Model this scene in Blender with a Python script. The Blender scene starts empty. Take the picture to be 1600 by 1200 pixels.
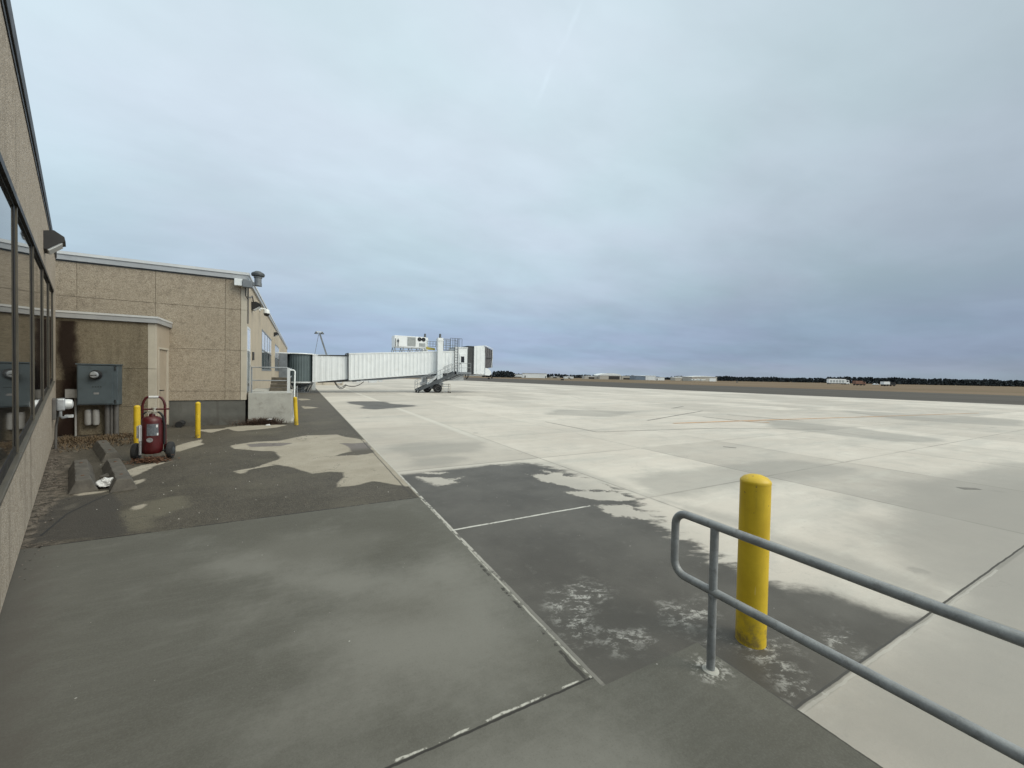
import bpy, bmesh, math, random
import numpy as np
from mathutils import Vector, Matrix
scene = bpy.context.scene
COL = scene.collection
R = math.radians
rnd = random.Random(7)

# ---------------------------------------------------------------- camera
F_PX, EYE = 615.0, 1.8
yaw, pit, rol = R(28.3), math.atan(12.55/F_PX), math.atan(.0192)
f0 = Vector((math.sin(yaw), math.cos(yaw), 0)); r0 = Vector((math.cos(yaw), -math.sin(yaw), 0)); zz = Vector((0, 0, 1))
cf = f0*math.cos(pit) - zz*math.sin(pit); cu = f0*math.sin(pit) + zz*math.cos(pit)
cr = r0*math.cos(rol) + cu*math.sin(rol); cu = cu*math.cos(rol) - r0*math.sin(rol)
cd = bpy.data.cameras.new('camera'); cam = bpy.data.objects.new('camera', cd); COL.objects.link(cam)
m = Matrix((cr, cu, -cf)).transposed().to_4x4(); m.translation = (0, 0, EYE); cam.matrix_world = m
cd.sensor_fit = 'HORIZONTAL'; cd.sensor_width = 36; cd.lens = 36*F_PX/1600; cd.clip_start = .05; cd.clip_end = 8000
scene.camera = cam
def far_spot(px, dist):
    "ground point dist metres ahead of the eye, along the bearing px"
    d = f0 + r0*((px-800)/F_PX)
    return d.x*dist, d.y*dist

# ---------------------------------------------------------------- sky, sun, exposure
SUN_EL, SUN_AZ = R(38), R(136)         # azimuth measured from +Y towards +X
w = bpy.data.worlds.new('World'); scene.world = w; w.use_nodes = True
class NT:
    "small helper for node trees"
    def __init__(s, tree): s.t = tree; s.n = tree.nodes; s.l = tree.links
    def add(s, typ, **kw):
        nd = s.n.new(typ)
        for k, v in kw.items(): setattr(nd, k, v)
        return nd
    def put(s, sock, v):
        if hasattr(v, 'is_linked') or isinstance(v, bpy.types.NodeSocket): s.l.new(v, sock)
        elif v is not None:
            try: sock.default_value = v
            except Exception: sock.default_value = (*v, 1)
    def math(s, op, a, b=None, c=None, clamp=False):
        nd = s.add('ShaderNodeMath', operation=op, use_clamp=clamp)
        s.put(nd.inputs[0], a); s.put(nd.inputs[1], b)
        if c is not None: s.put(nd.inputs[2], c)
        return nd.outputs[0]
    def vmath(s, op, a, b=None):
        nd = s.add('ShaderNodeVectorMath', operation=op); s.put(nd.inputs[0], a); s.put(nd.inputs[1], b)
        return nd.outputs['Value'] if op in ('DOT_PRODUCT', 'LENGTH') else nd.outputs[0]
    def xyz(s, v):
        nd = s.add('ShaderNodeSeparateXYZ'); s.put(nd.inputs[0], v); return nd.outputs
    def comb(s, x, y, z):
        nd = s.add('ShaderNodeCombineXYZ'); s.put(nd.inputs[0], x); s.put(nd.inputs[1], y); s.put(nd.inputs[2], z); return nd.outputs[0]
    def noise(s, vec, scale, detail=4, rough=.55, dist=0, col=False):
        nd = s.add('ShaderNodeTexNoise'); s.put(nd.inputs['Vector'], vec); s.put(nd.inputs['Scale'], scale)
        nd.inputs['Detail'].default_value = detail; nd.inputs['Roughness'].default_value = rough; nd.inputs['Distortion'].default_value = dist
        return nd.outputs[1 if col else 0]
    def vor(s, vec, scale, out='Color', feature='F1'):
        nd = s.add('ShaderNodeTexVoronoi', feature=feature); s.put(nd.inputs['Vector'], vec); s.put(nd.inputs['Scale'], scale)
        return nd.outputs[out]
    def step(s, v, a, b, lo=0., hi=1.):
        nd = s.add('ShaderNodeMapRange', interpolation_type='SMOOTHSTEP'); s.put(nd.inputs[0], v)
        for i, q in enumerate((a, b, lo, hi)): s.put(nd.inputs[i+1], q)
        return nd.outputs[0]
    def mix(s, fac, a, b, mode='MIX'):
        nd = s.add('ShaderNodeMix', data_type='RGBA', blend_type=mode); s.put(nd.inputs[0], fac)
        for sock, v in ((nd.inputs[6], a), (nd.inputs[7], b)):
            if isinstance(v, (tuple, list)): v = (*v[:3], 1)
            s.put(sock, v)
        return nd.outputs[2]
    def ramp(s, fac, stops, interp='LINEAR'):
        nd = s.add('ShaderNodeValToRGB'); s.put(nd.inputs[0], fac); cr_ = nd.color_ramp; cr_.interpolation = interp
        while len(cr_.elements) < len(stops): cr_.elements.new(.5)
        for e, (p_, c_) in zip(cr_.elements, stops): e.position = p_; e.color = (*c_, 1)
        return nd.outputs[0]
    def attr(s, name):
        return s.add('ShaderNodeAttribute', attribute_name=name).outputs['Fac']
def lin(r, g, b): return tuple(((c/255+.055)/1.055)**2.4 if c > 10 else c/255/12.92 for c in (r, g, b))

wt = NT(w.node_tree); wt.n.clear()
tc = wt.add('ShaderNodeTexCoord').outputs['Generated']
sx, sy, sz = wt.xyz(tc)
el = wt.math('MAXIMUM', sz, 0.0)
SKY = [(0, lin(172,186,204)), (.02, lin(170,185,205)), (.05, lin(160,179,205)), (.11, lin(166,185,209)), (.2, lin(186,204,219)),
       (.32, lin(202,219,231)), (.5, lin(212,228,238)), (.7, lin(216,232,241)), (1, lin(222,234,240))]
base = wt.ramp(el, SKY)
den = wt.math('ADD', el, .16)
cl = wt.comb(wt.math('DIVIDE', sx, den), wt.math('DIVIDE', sy, den), 0)
rotn = wt.add('ShaderNodeMapping'); wt.put(rotn.inputs[0], cl); rotn.inputs['Rotation'].default_value = (0, 0, R(35)); rotn.inputs['Scale'].default_value = (.8, 1.15, 1)
n1 = wt.noise(rotn.outputs[0], .75, 6, .52, .35); n2 = wt.noise(rotn.outputs[0], 2.6, 5, .55, .2)
cloud = wt.math('ADD', wt.math('MULTIPLY', n1, .7), wt.math('MULTIPLY', n2, .3))
shade = wt.step(cloud, .34, .66, .905, 1.075)
sunv = (math.sin(SUN_AZ)*math.cos(SUN_EL), math.cos(SUN_AZ)*math.cos(SUN_EL), math.sin(SUN_EL))
side = wt.vmath('DOT_PRODUCT', tc, tuple(-r0*.9 + zz*.0))         # sky brighter towards the left; lens vignetting painted in on the right
shade = wt.math('MULTIPLY', shade, wt.step(side, -.78, .05, .73, 1.04))
shade = wt.math('MULTIPLY', shade, wt.step(el, .71, .95, 1, 1.7))                       # overcast sky brightest overhead; gain added above the view to light the ground
shade = wt.math('MULTIPLY', shade, wt.step(wt.vmath('DOT_PRODUCT', tc, sunv), .70, .97, 1, 3.2))   # extra glow added round the unseen, veiled sun to lift ground and walls
def ray(px, py): return (cf + cr*((px-800)/F_PX) + cu*((600-py)/F_PX)).normalized()
ca, cb = ray(914, -6), ray(836, 162); cn = ca.cross(cb).normalized(); cm = (ca+cb).normalized()   # old vapour trail
trail = wt.math('MULTIPLY', wt.step(wt.math('ABSOLUTE', wt.math('ADD', wt.vmath('DOT_PRODUCT', tc, tuple(cn)), wt.math('MULTIPLY', wt.math('SUBTRACT', wt.noise(tc, 18, 4), .5), .012))), .0, .0075, 1, 0),
                wt.step(wt.vmath('DOT_PRODUCT', tc, tuple(cm)), ca.dot(cm)-.001, ca.dot(cm)+.004))
trail = wt.math('MULTIPLY', trail, wt.step(wt.noise(tc, 11, 4), .38, .6))
shade = wt.math('ADD', shade, wt.math('MULTIPLY', trail, .055))
hue = wt.step(wt.noise(rotn.outputs[0], 1.1, 3, .5), .35, .65)
tint = wt.mix(hue, (1.008, .99, 1.008), (.97, 1.012, .998))
col = wt.mix(1.0, base, tint, 'MULTIPLY'); 
vs = wt.add('ShaderNodeVectorMath', operation='SCALE'); wt.put(vs.inputs[0], col)
CLOUD_GAIN = 10.0                       # clouds are given at ten times their level: the Background strength is 0.1
wt.put(vs.inputs['Scale'], wt.math('MULTIPLY', shade, CLOUD_GAIN))
nsky = wt.add('ShaderNodeTexSky', sky_type='NISHITA'); nsky.sun_disc = False; nsky.sun_elevation = SUN_EL; nsky.sun_rotation = SUN_AZ
warm = wt.math('MAXIMUM', wt.step(el, .71, .95), wt.step(wt.vmath('DOT_PRODUCT', tc, sunv), .65, .97))
wcol = wt.mix(wt.math('MULTIPLY', warm, 1.0), vs.outputs[0], wt.mix(1.0, vs.outputs[0], (1.11, 1.0, .84), 'MULTIPLY'))      # added warm tint on those unseen gains, offsetting blue light on the ground
skymix = wt.mix(.95, nsky.outputs[0], wcol)
bg = wt.add('ShaderNodeBackground'); wt.put(bg.inputs[0], skymix); bg.inputs[1].default_value = .1
wo = wt.add('ShaderNodeOutputWorld'); wt.l.new(bg.outputs[0], wo.inputs[0])

sl = bpy.data.lights.new('sun', 'SUN'); sl.energy = 1.5; sl.angle = R(28); sl.color = (1, .91, .79)
so = bpy.data.objects.new('sun', sl); COL.objects.link(so)
sd = Vector((math.sin(SUN_AZ)*math.cos(SUN_EL), math.cos(SUN_AZ)*math.cos(SUN_EL), math.sin(SUN_EL)))
so.rotation_euler = sd.to_track_quat('Z', 'Y').to_euler()
scene.view_settings.view_transform = 'Standard'; scene.view_settings.look = 'None'
scene.view_settings.exposure = 0; scene.view_settings.gamma = 1

# outlines of the stains, markings and painted vignetting, in metres on the ground
WET_APRON = [[(1.72, 7.11), (2.5, 7.14), (3.3, 7.15), (4.15, 7.03), (4.4, 6.73), (4.5, 5.99), (4.46, 5.65), (4.52, 5.29), (4.55, 4.84), (4.44, 4.37), (4.25, 4.0), (4.05, 3.49), (3.84, 3.01), (3.87, 2.84), (3.74, 2.56), (3.74, 2.29), (3.79, 1.86), (4.03, 1.67), (4.05, 1.45), (4.1, 1.23), (4.29, 1.07), (4.6, .3), (2.38, .3), (1.0, .3), (1.0, 7.1)], [(2.54, 26.83), (4.8, 26.37), (4.82, 24.04), (6.16, 22.19), (3.76, 20.64), (3.26, 20.4), (2.63, 21.35), (3.15, 22.94), (2.5, 24.58)]]
DRY_APRON = [[(3.65, 6.21), (4.49, 5.68), (4.63, 5.33), (4.4, 4.68), (3.93, 5.05), (3.76, 5.54)], [(3.65, 5.02), (4.4, 4.68), (4.4, 4.15), (3.84, 4.48)], [(3.66, 4.34), (4.12, 4.06), (4.05, 3.49), (3.63, 3.84)], [(1.94, 7.12), (2.41, 6.91), (2.23, 6.73)], [(1.82, 6.82), (2.17, 6.62), (2.38, 6.16), (1.95, 6.19)], [(2.17, 6.53), (2.52, 6.46), (2.39, 6.33)], [(4.13, 6.31), (4.47, 5.95), (4.08, 5.81)]]
DAMP_VIGNETTE = [[(5.18, 5.27), (8.87, 5.07), (10.02, 4.86), (10.3, 3.73), (8.16, 3.84), (5.33, 3.99), (4.87, 4.21)], [(4.66, 6.88), (4.72, 4.45), (4.7, 3.42), (4.57, 2.13), (4.54, 1.37), (4.83, 1.03), (5.06, 1.36), (5.02, 2.04), (5.02, 3.09), (4.93, 3.69), (4.79, 4.14)], [(2.36, 10.25), (4.48, 9.72), (3.67, 8.5), (2.09, 8.46), (1.96, 9.73)], [(1.87, 7.59), (2.58, 7.4), (3.2, 7.92), (2.78, 8.39), (2.07, 8.4)], [(12.43, 17.83), (16.29, 15.51), (12.68, 13.6), (10.15, 15.6)], [(19.37, 10.54), (19.41, 7.38), (18.36, 4.19), (16.23, 5.04), (15.92, 8.65)], [(30.69, 12.72), (34.37, 5.55), (27.52, 4.44), (26.36, 8.22)]]
DAMP_VIGNETTE += [[(2.42, -6), (4.6, -6), (14, -3), (14, 1.0), (6.2, 1.05), (2.42, 1.05)], [(2.42, -4), (4.4, -4), (10, -2), (10, .7), (6.2, .9), (2.42, .9)], [(5.2, .6), (14, 0), (13, 2.2), (8.5, 2.3), (6.5, 1.7)], [(4.9, -1), (16, -1), (15, 2.6), (9.5, 2.9), (6.5, 2.0), (5.0, 1.5)]]  # near-right additions: lens vignetting painted as darker slab colour
VIGNETTE = [[(2.4, -8), (30, -8), (26, -2), (17, 1.2), (9.5, 3.0), (6.3, 2.2), (4.7, 1.1), (2.4, 1.1)]]  # outline for corner vignetting painted into the near-right concrete
SALT = [[(1.84, 2.65), (2.26, 2.73), (2.24, 2.51), (1.94, 2.31), (1.8, 2.06), (1.7, 2.11), (1.7, 2.34)], [(1.9, 2.12), (2.17, 1.98), (2.12, 1.88), (1.9, 1.9), (1.83, 2.0)], [(2.57, 2.09), (2.9, 2.03), (2.81, 1.88), (2.55, 1.88), (2.38, 1.94)], [(2.41, 1.75), (2.65, 1.75), (2.57, 1.6), (2.4, 1.62)], [(3.34, 1.38), (3.54, 1.3), (3.44, 1.21), (3.23, 1.25)], [(2.64, 1.43), (2.8, 1.41), (2.77, 1.3), (2.63, 1.2), (2.67, 1.15), (2.46, 1.15), (2.44, 1.24), (2.52, 1.34)], [(2.59, 1.66), (2.68, 1.58), (3.0, 1.46), (2.77, 1.4), (2.53, 1.48)]]
PALE_STRIP = [[(-1.48, 11.51), (-0.98, 11.9), (-0.46, 11.8), (0.06, 12.53), (0.46, 12.5), (0.93, 12.45), (1.16, 11.85), (1.75, 10.92), (1.68, 8.43), (1.65, 6.76), (1.71, 6.29), (1.56, 6.28), (1.33, 6.55), (1.06, 6.84), (0.74, 6.66), (0.51, 6.72), (0.65, 7.3), (0.69, 7.67), (0.48, 7.81), (0.19, 7.79), (-0.06, 8.38), (-0.39, 8.81), (-0.71, 8.6), (-0.96, 8.4), (-1.03, 8.53), (-0.72, 8.72), (-0.36, 9.44), (-0.37, 9.72), (-0.55, 10.34), (-0.93, 10.58), (-1.34, 11.0)], [(-2.7, 9.27), (-2.61, 9.71), (-2.14, 9.99), (-2.39, 9.56), (-2.41, 8.89), (-2.42, 8.58)], [(-2.33, 8.37), (-2.24, 8.5), (-2.2, 8.1), (-2.21, 7.95)], [(-2.54, 11.49), (-2.52, 12.21), (-2.23, 12.72), (-2.07, 11.93), (-2.35, 10.93)], [(-1.03, 8.43), (-0.81, 8.49), (-0.87, 8.26)], [(-2.1, 15.2), (-1.3, 15.77), (-0.39, 15.27), (-0.66, 14.67), (-1.64, 14.11)], [(-1.9, 6.81), (-1.8, 6.9), (-1.78, 6.75), (-1.85, 6.65)], [(-2.66, 7.11), (-2.6, 7.33), (-2.55, 7.11), (-2.6, 6.97)], [(-2.82, 7.87), (-2.47, 7.89), (-2.5, 7.76), (-2.73, 7.7)], [(-0.26, 30.75), (0.87, 29.12), (0.05, 27.96)], [(0.04, 23.72), (0.9, 22.22), (0.18, 21.63)], [(-2.83, 14.85), (-1.91, 14.96), (-2.25, 14.06)]]
DARK_STRIP = [[(-1.17, 11.57), (-0.82, 11.63), (-0.16, 11.36), (-0.38, 10.97), (-0.98, 11.12)], [(0.91, 10.94), (1.18, 10.73), (1.55, 10.78), (1.52, 9.91), (1.47, 9.33), (1.14, 9.16), (0.63, 9.23), (1.04, 9.68), (1.05, 10.2)], [(-2.38, 5.81), (-2.67, 6.6), (-2.9, 7.62), (-2.75, 7.71), (-2.32, 7.61), (-2.05, 6.93), (-1.99, 6.64), (-1.65, 5.68)]]
OLIVE_STRIP = [[(-1.99, 6.64), (-1.81, 6.96), (-1.5, 7.14), (-1.25, 6.56), (-1.56, 6.14), (-1.45, 5.81), (-1.68, 5.77)]]
LIGHT_WALK = [[(0.91, 3.65), (1.32, 3.75), (1.42, 3.47), (1.36, 2.89), (1.12, 2.86), (0.83, 3.31)], [(-0.18, 3.99), (0.28, 3.9), (0.66, 3.52), (0.42, 3.3), (0.02, 3.55)], [(0.95, 2.41), (1.6, 2.48), (1.56, 1.97), (1.23, 1.96), (0.78, 2.19)], [(-0.07, 2.29), (0.3, 2.28), (0.89, 2.25), (0.77, 2.14), (0.16, 2.21)], [(-0.37, 3.55), (-0.16, 3.59), (-0.11, 3.38), (-0.31, 3.39)]]
LIGHT_WALK += [[(.2, 2.2), (1.45, 2.1), (1.45, 3.0), (.9, 3.6), (.1, 3.0)], [(-1.0, 1.0), (1.4, .6), (1.5, 1.6), (.2, 1.7), (-.9, 1.6)], [(-.9, 4.4), (.3, 3.9), (.9, 4.5), (-.2, 5.0)]]
DARK_WALK = [[(-1.45, 5.81), (-0.47, 5.8), (1.44, 5.46), (1.4, 3.96), (0.74, 3.95), (-0.09, 4.14), (-0.8, 5.02)], [(0.41, 3.17), (0.88, 3.08), (0.96, 2.84), (0.54, 2.84)], [(1.36, 2.28), (1.52, 2.13), (1.55, 1.8), (1.41, 1.9), (1.31, 2.1)]]
ORANGE_LINES = [[(13.35, 10.92), (19.44, 10.24), 0.16], [(19.44, 10.24), (24.52, 9.6), 0.13], [(24.52, 9.6), (38.22, 7.95), 0.11], [(17.23, 10.45), (17.77, 9.61), 0.12]]
DARK_LINES = [[(8.62, 13.15), (8.65, 10.1), 0.05], [(8.65, 10.1), (13.7, 9.26), 0.05], [(13.7, 9.26), (17.57, 7.46), 0.05], [(17.26, 12.42), (17.23, 10.45), 0.1], [(19.56, 12.68), (20.21, 9.44), 0.1], [(13.16, 12.08), (20.44, 14.72), 0.1], [(20.15, 16.61), (22.41, 17.56), 0.12], [(10.07, 6.61), (10.22, 6.34), 0.1], [(10.1, 2.28), (10.36, 2.12), 0.12]]

# ---------------------------------------------------------------- materials
def new_mat(name):
    mt = bpy.data.materials.new(name); mt.use_nodes = True
    t = NT(mt.node_tree); b = t.n['Principled BSDF']
    pos = t.add('ShaderNodeNewGeometry').outputs['Position']
    return mt, t, b, pos
def bump(t, b, h, strength=.3, dist=.01):
    nd = t.add('ShaderNodeBump'); nd.inputs['Strength'].default_value = strength; nd.inputs['Distance'].default_value = dist
    t.put(nd.inputs['Height'], h); t.l.new(nd.outputs[0], b.inputs['Normal'])
def painted(name, c, rough=.5, metal=0., var=.15, scale=3., spec=.5, dirt=None, dirt_amt=.35):
    "paint or metal with slow tonal drift, fine grain and grime"
    mt, t, b, pos = new_mat(name)
    n = t.noise(pos, scale, 6, .6); g = t.noise(pos, scale*14, 3, .6)
    v = t.math('MULTIPLY', t.step(n, .25, .75, 1-var, 1+var), t.step(g, .2, .8, 1-var*.4, 1+var*.4))
    vs = t.add('ShaderNodeVectorMath', operation='SCALE'); t.put(vs.inputs[0], c); t.put(vs.inputs['Scale'], v)
    out = vs.outputs[0]
    if dirt:
        d = t.step(t.noise(pos, scale*2.2, 7, .68), .5, .72, 0, dirt_amt); out = t.mix(d, out, dirt)
    t.put(b.inputs['Base Color'], out); t.put(b.inputs['Roughness'], t.step(n, .2, .8, max(.03, rough-.1), min(1, rough+.12)))
    b.inputs['Metallic'].default_value = metal; b.inputs['Specular IOR Level'].default_value = spec
    return mt
M = {}
M['galv'] = painted('galvanised_steel', (.27, .285, .30), .5, .35, .18, 6, dirt=(.12, .11, .10))
M['rail'] = painted('grey_rail_paint', (.25, .26, .265), .48, .2, .2, 9, dirt=(.09, .085, .08), dirt_amt=.5)
M['white'] = painted('white_paint', (.70, .725, .735), .45, 0, .05, 1.2, dirt=(.5, .49, .45), dirt_amt=.25)
M['whitemetal'] = painted('white_metal', (.60, .62, .63), .42, .1, .06, 2)
M['flash'] = painted('metal_coping', (.40, .41, .42), .45, .25, .08, 1.0, dirt=(.22, .21, .2))
M['flashtop'] = painted('bright_flashing', (.62, .63, .63), .4, .2, .06, 1.0)
M['bronze'] = painted('dark_bronze', (.0095, .0085, .008), .5, .0, .25, 4, spec=.3)
M['bronzelight'] = painted('bronze_sill_glint', (.085, .076, .058), .5, .1, .2, 5)  # sill bronze; on the mullion fins, sky glint painted as lighter bronze
M['black'] = painted('black_plastic', (.012, .012, .013), .5, 0, .2, 5)
M['rubber'] = painted('rubber', (.016, .016, .017), .75, 0, .25, 8, dirt=(.06, .055, .05))
M['darkgrey'] = painted('dark_grey_steel', (.06, .068, .075), .5, .2, .25, 4)
M['midgrey'] = painted('mid_grey_steel', (.17, .185, .2), .5, .2, .2, 4)
M['bellows'] = painted('bellows_fabric', (.085, .088, .09), .8, 0, .2, 3)
M['hood'] = painted('canopy_fabric', (.13, .125, .13), .85, 0, .3, 5)
M['curtain'] = painted('rotunda_curtain', (.085, .112, .118), .5, .1, .12, 1.2)
M['cabinet'] = painted('cabinet_paint', (.07, .09, .102), .5, 0, .12, 2.5, dirt=(.03, .035, .035))
M['aluminium'] = painted('aluminium', (.40, .42, .44), .45, .5, .15, 8)
M['pipewhite'] = painted('dull_white_pipe', (.27, .265, .255), .6, 0, .15, 5, dirt=(.1, .09, .08))
M['conduit'] = painted('grey_conduit', (.10, .095, .09), .6, .1, .2, 5)
M['tan'] = painted('tan_door_paint', (.38, .32, .25), .55, 0, .07, 1.5, dirt=(.2, .17, .13))
M['cream'] = painted('cream_render', (.42, .36, .275), .8, 0, .09, 1.1, dirt=(.27, .225, .165), dirt_amt=.4)
M['creamtrim'] = painted('cream_trim', (.44, .40, .33), .7, 0, .08, 1.5)
M['red'] = painted('red_paint', (.060, .0038, .005), .38, 0, .22, 6, dirt=(.05, .01, .01))
M['labelgrey'] = painted('grey_label', (.10, .11, .125), .5, 0, .35, 40)
M['chrome'] = painted('bright_fitting', (.6, .58, .52), .3, .8, .15, 12)
M['silver'] = painted('silver_plate', (.33, .33, .34), .4, .5, .25, 30)
M['rust'] = painted('rusty_steel', (.115, .055, .03), .85, 0, .4, 9, dirt=(.05, .025, .015))
M['ac'] = painted('unit_enclosure', (.76, .775, .785), .5, 0, .05, 1.5)
M['grille'] = painted('grey_grille', (.40, .42, .42), .6, 0, .1, 4)
M['yellowsafety'] = painted('yellow_plate', (.36, .30, .06), .55, 0, .2, 5)
M['plastic'] = painted('white_bag_plastic', (.55, .55, .55), .4, 0, .12, 14)
M['wood'] = painted('weathered_timber', (.10, .085, .065), .8, 0, .3, 5)
M['limewash'] = painted('pale_concrete', (.37, .365, .335), .85, 0, .12, 2.0, dirt=(.17, .16, .14), dirt_amt=.5)
M['stopblock'] = painted('old_concrete', (.085, .077, .066), .9, 0, .3, 7, dirt=(.05, .044, .038), dirt_amt=.7)
M['straw'] = painted('dead_grass_blades', (.11, .075, .042), .9, 0, .4, 20)
M['brownleaf'] = painted('brown_leaves', (.07, .042, .03), .9, 0, .5, 20)
M['twig'] = painted('grey_litter', (.15, .125, .105), .9, 0, .5, 20)
M['stone'] = painted('pale_gravel', (.42, .41, .38), .85, 0, .3, 30)
M['foliage'] = painted('hazy_evergreen', (.044, .052, .056), .95, 0, .45, .15, spec=.1)  # distance haze painted in as a lighter, bluer leaf colour
M['hangarwhite'] = painted('hangar_sheeting', (.78, .79, .78), .6, 0, .1, .05)
M['hangartan'] = painted('hangar_tan', (.47, .43, .37), .7, 0, .1, .05)
M['hangarblue'] = painted('hangar_bluegrey', (.16, .20, .25), .6, 0, .1, .05)
M['hangardark'] = painted('hangar_opening', (.05, .045, .043), .9, 0, .1, .05)
M['rustybox'] = painted('rust_brown_panel', (.22, .11, .075), .7, 0, .2, .5)
M['orange'] = painted('faded_orange_marking', (.46, .24, .10), .8, 0, .22, 2.2, dirt=(.45, .42, .37), dirt_amt=.75)
M['sealant'] = painted('dark_sealant', (.15, .14, .125), .8, 0, .3, 1.5, dirt=(.4, .38, .34), dirt_amt=.6)

def yellow():
    mt, t, b, pos = new_mat('yellow_bollard_paint')
    n = t.noise(pos, 5, 6, .62); c = t.mix(t.step(n, .3, .7), (.52, .345, .010), (.63, .435, .018))
    x, y, z = t.xyz(pos)
    st = t.noise(t.comb(t.math('MULTIPLY', x, 16), t.math('MULTIPLY', y, 16), t.math('MULTIPLY', z, 1.6)), 1, 4, .6)
    c = t.mix(t.step(st, .54, .75, 0, .35), c, (.26, .17, .02))
    grime = t.math('MULTIPLY', t.step(z, .03, .3, 1, 0), t.step(t.noise(pos, 14, 5, .7), .4, .65)); c = t.mix(t.math('MULTIPLY', grime, .8), c, (.15, .11, .05))
    chip = t.step(t.noise(pos, 26, 2, .5), .735, .755); c = t.mix(chip, c, (.06, .05, .045))
    scr = t.step(t.noise(t.comb(t.math('MULTIPLY', x, 40), t.math('MULTIPLY', y, 40), t.math('MULTIPLY', z, 6)), 1, 2, .5), .72, .76); c = t.mix(t.math('MULTIPLY', scr, .5), c, (.62, .48, .15))
    t.put(b.inputs['Base Color'], c); t.put(b.inputs['Roughness'], t.step(n, .2, .8, .42, .62)); bump(t, b, n, .25, .01)
    return mt
M['yellow'] = yellow()

def aggregate(name, dark, mid, light, stains=(), drip=.35, zbase=None, grey=.4, gs=78):
    "exposed-aggregate panel: pebbles, weather drift, dark wet runs"
    mt, t, b, pos = new_mat(name)
    pc = t.vor(pos, gs, 'Color'); pd = t.vor(pos, gs, 'Distance')
    r_, g_, b_ = t.xyz(pc)
    c = t.ramp(r_, [(0, dark), (.3, mid), (.62, light), (1, mid)])
    c = t.mix(t.step(pd, .25, .6, 0, .4), c, dark)
    big = t.vor(pos, 17, 'Color'); c = t.mix(t.step(t.xyz(big)[1], .6, 1, 0, .22), c, tuple(q*.55 for q in dark))
    n = t.noise(pos, .75, 6, .62); c = t.mix(t.step(n, .3, .72, 0, .32), c, tuple(q*.8 for q in mid))
    n2 = t.noise(pos, 4.5, 6, .65); c = t.mix(t.step(n2, .48, .75, 0, grey), c, tuple(q*.72 for q in dark))
    x, y, z = t.xyz(pos)
    run = t.noise(t.comb(t.math('MULTIPLY', x, 3.2), t.math('MULTIPLY', y, 3.2), t.math('MULTIPLY', z, .22)), 1, 5, .6)
    c = t.mix(t.step(run, .52, .74, 0, drip), c, tuple(q*.5 for q in dark))
    for (x0, wd, z0, z1, cc, amt) in stains:
        e = t.math('ADD', t.math('ABSOLUTE', t.math('SUBTRACT', x, x0)), t.math('MULTIPLY', t.math('SUBTRACT', t.noise(t.comb(x, y, t.math('MULTIPLY', z, .45)), 3.0, 4, .55), .5), .42))
        k = t.math('MULTIPLY', t.step(e, wd*.35, wd*1.35, 1, 0), t.math('MULTIPLY', t.step(z, z1-.06, z1, 1, 0), t.step(z, z0, z0+.3)))
        c = t.mix(t.math('MULTIPLY', k, amt), c, cc)
    t.put(b.inputs['Base Color'], c); b.inputs['Roughness'].default_value = .88; b.inputs['Specular IOR Level'].default_value = .25
    bump(t, b, t.math('SUBTRACT', 1, pd), .55, .012)
    return mt
M['agg'] = aggregate('aggregate_panel', (.20, .16, .118), (.375, .315, .24), (.54, .475, .385))
M['agg_wing'] = aggregate('aggregate_panel_wing', (.25, .20, .15), (.45, .385, .305), (.62, .55, .465), drip=.4, grey=.3)
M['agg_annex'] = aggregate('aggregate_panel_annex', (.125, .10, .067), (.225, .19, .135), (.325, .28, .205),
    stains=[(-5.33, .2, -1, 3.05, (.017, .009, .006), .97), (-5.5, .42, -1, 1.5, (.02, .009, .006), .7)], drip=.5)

def glass():
    mt, t, b, pos = new_mat('window_glass')
    b.inputs['Base Color'].default_value = (.018, .02, .022, 1); b.inputs['Roughness'].default_value = .03
    b.inputs['Specular IOR Level'].default_value = .5; b.inputs['IOR'].default_value = 1.5
    return mt
M['glass'] = glass()
M['panepale'] = painted('pale_pane', (.62, .64, .70), .12, 0, .06, 1)  # even pale colour of the transom and upper panes
M['paneblue'] = painted('tinted_pane', (.06, .075, .085), .12, 0, .2, 1)

def concrete_base():
    mt, t, b, pos = new_mat('foundation_concrete')
    x, y, z = t.xyz(pos); n = t.noise(pos, 1.6, 6, .62)
    c = t.mix(t.step(n, .3, .7), (.085, .085, .077), (.13, .128, .117))
    run = t.noise(t.comb(t.math('MULTIPLY', x, 4), t.math('MULTIPLY', y, 4), t.math('MULTIPLY', z, .3)), 1, 4, .6)
    c = t.mix(t.step(run, .55, .68, 0, .55), c, (.075, .07, .062))
    c = t.mix(t.math('MULTIPLY', t.step(z, .02, .38, 1, 0), t.step(t.noise(pos, 2.4, 5, .6), .35, .6)), c, (.065, .056, .046))
    t.put(b.inputs['Base Color'], c); b.inputs['Roughness'].default_value = .85; bump(t, b, t.noise(pos, 40, 4), .2, .005)
    return mt
M['foundation'] = concrete_base()

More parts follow.
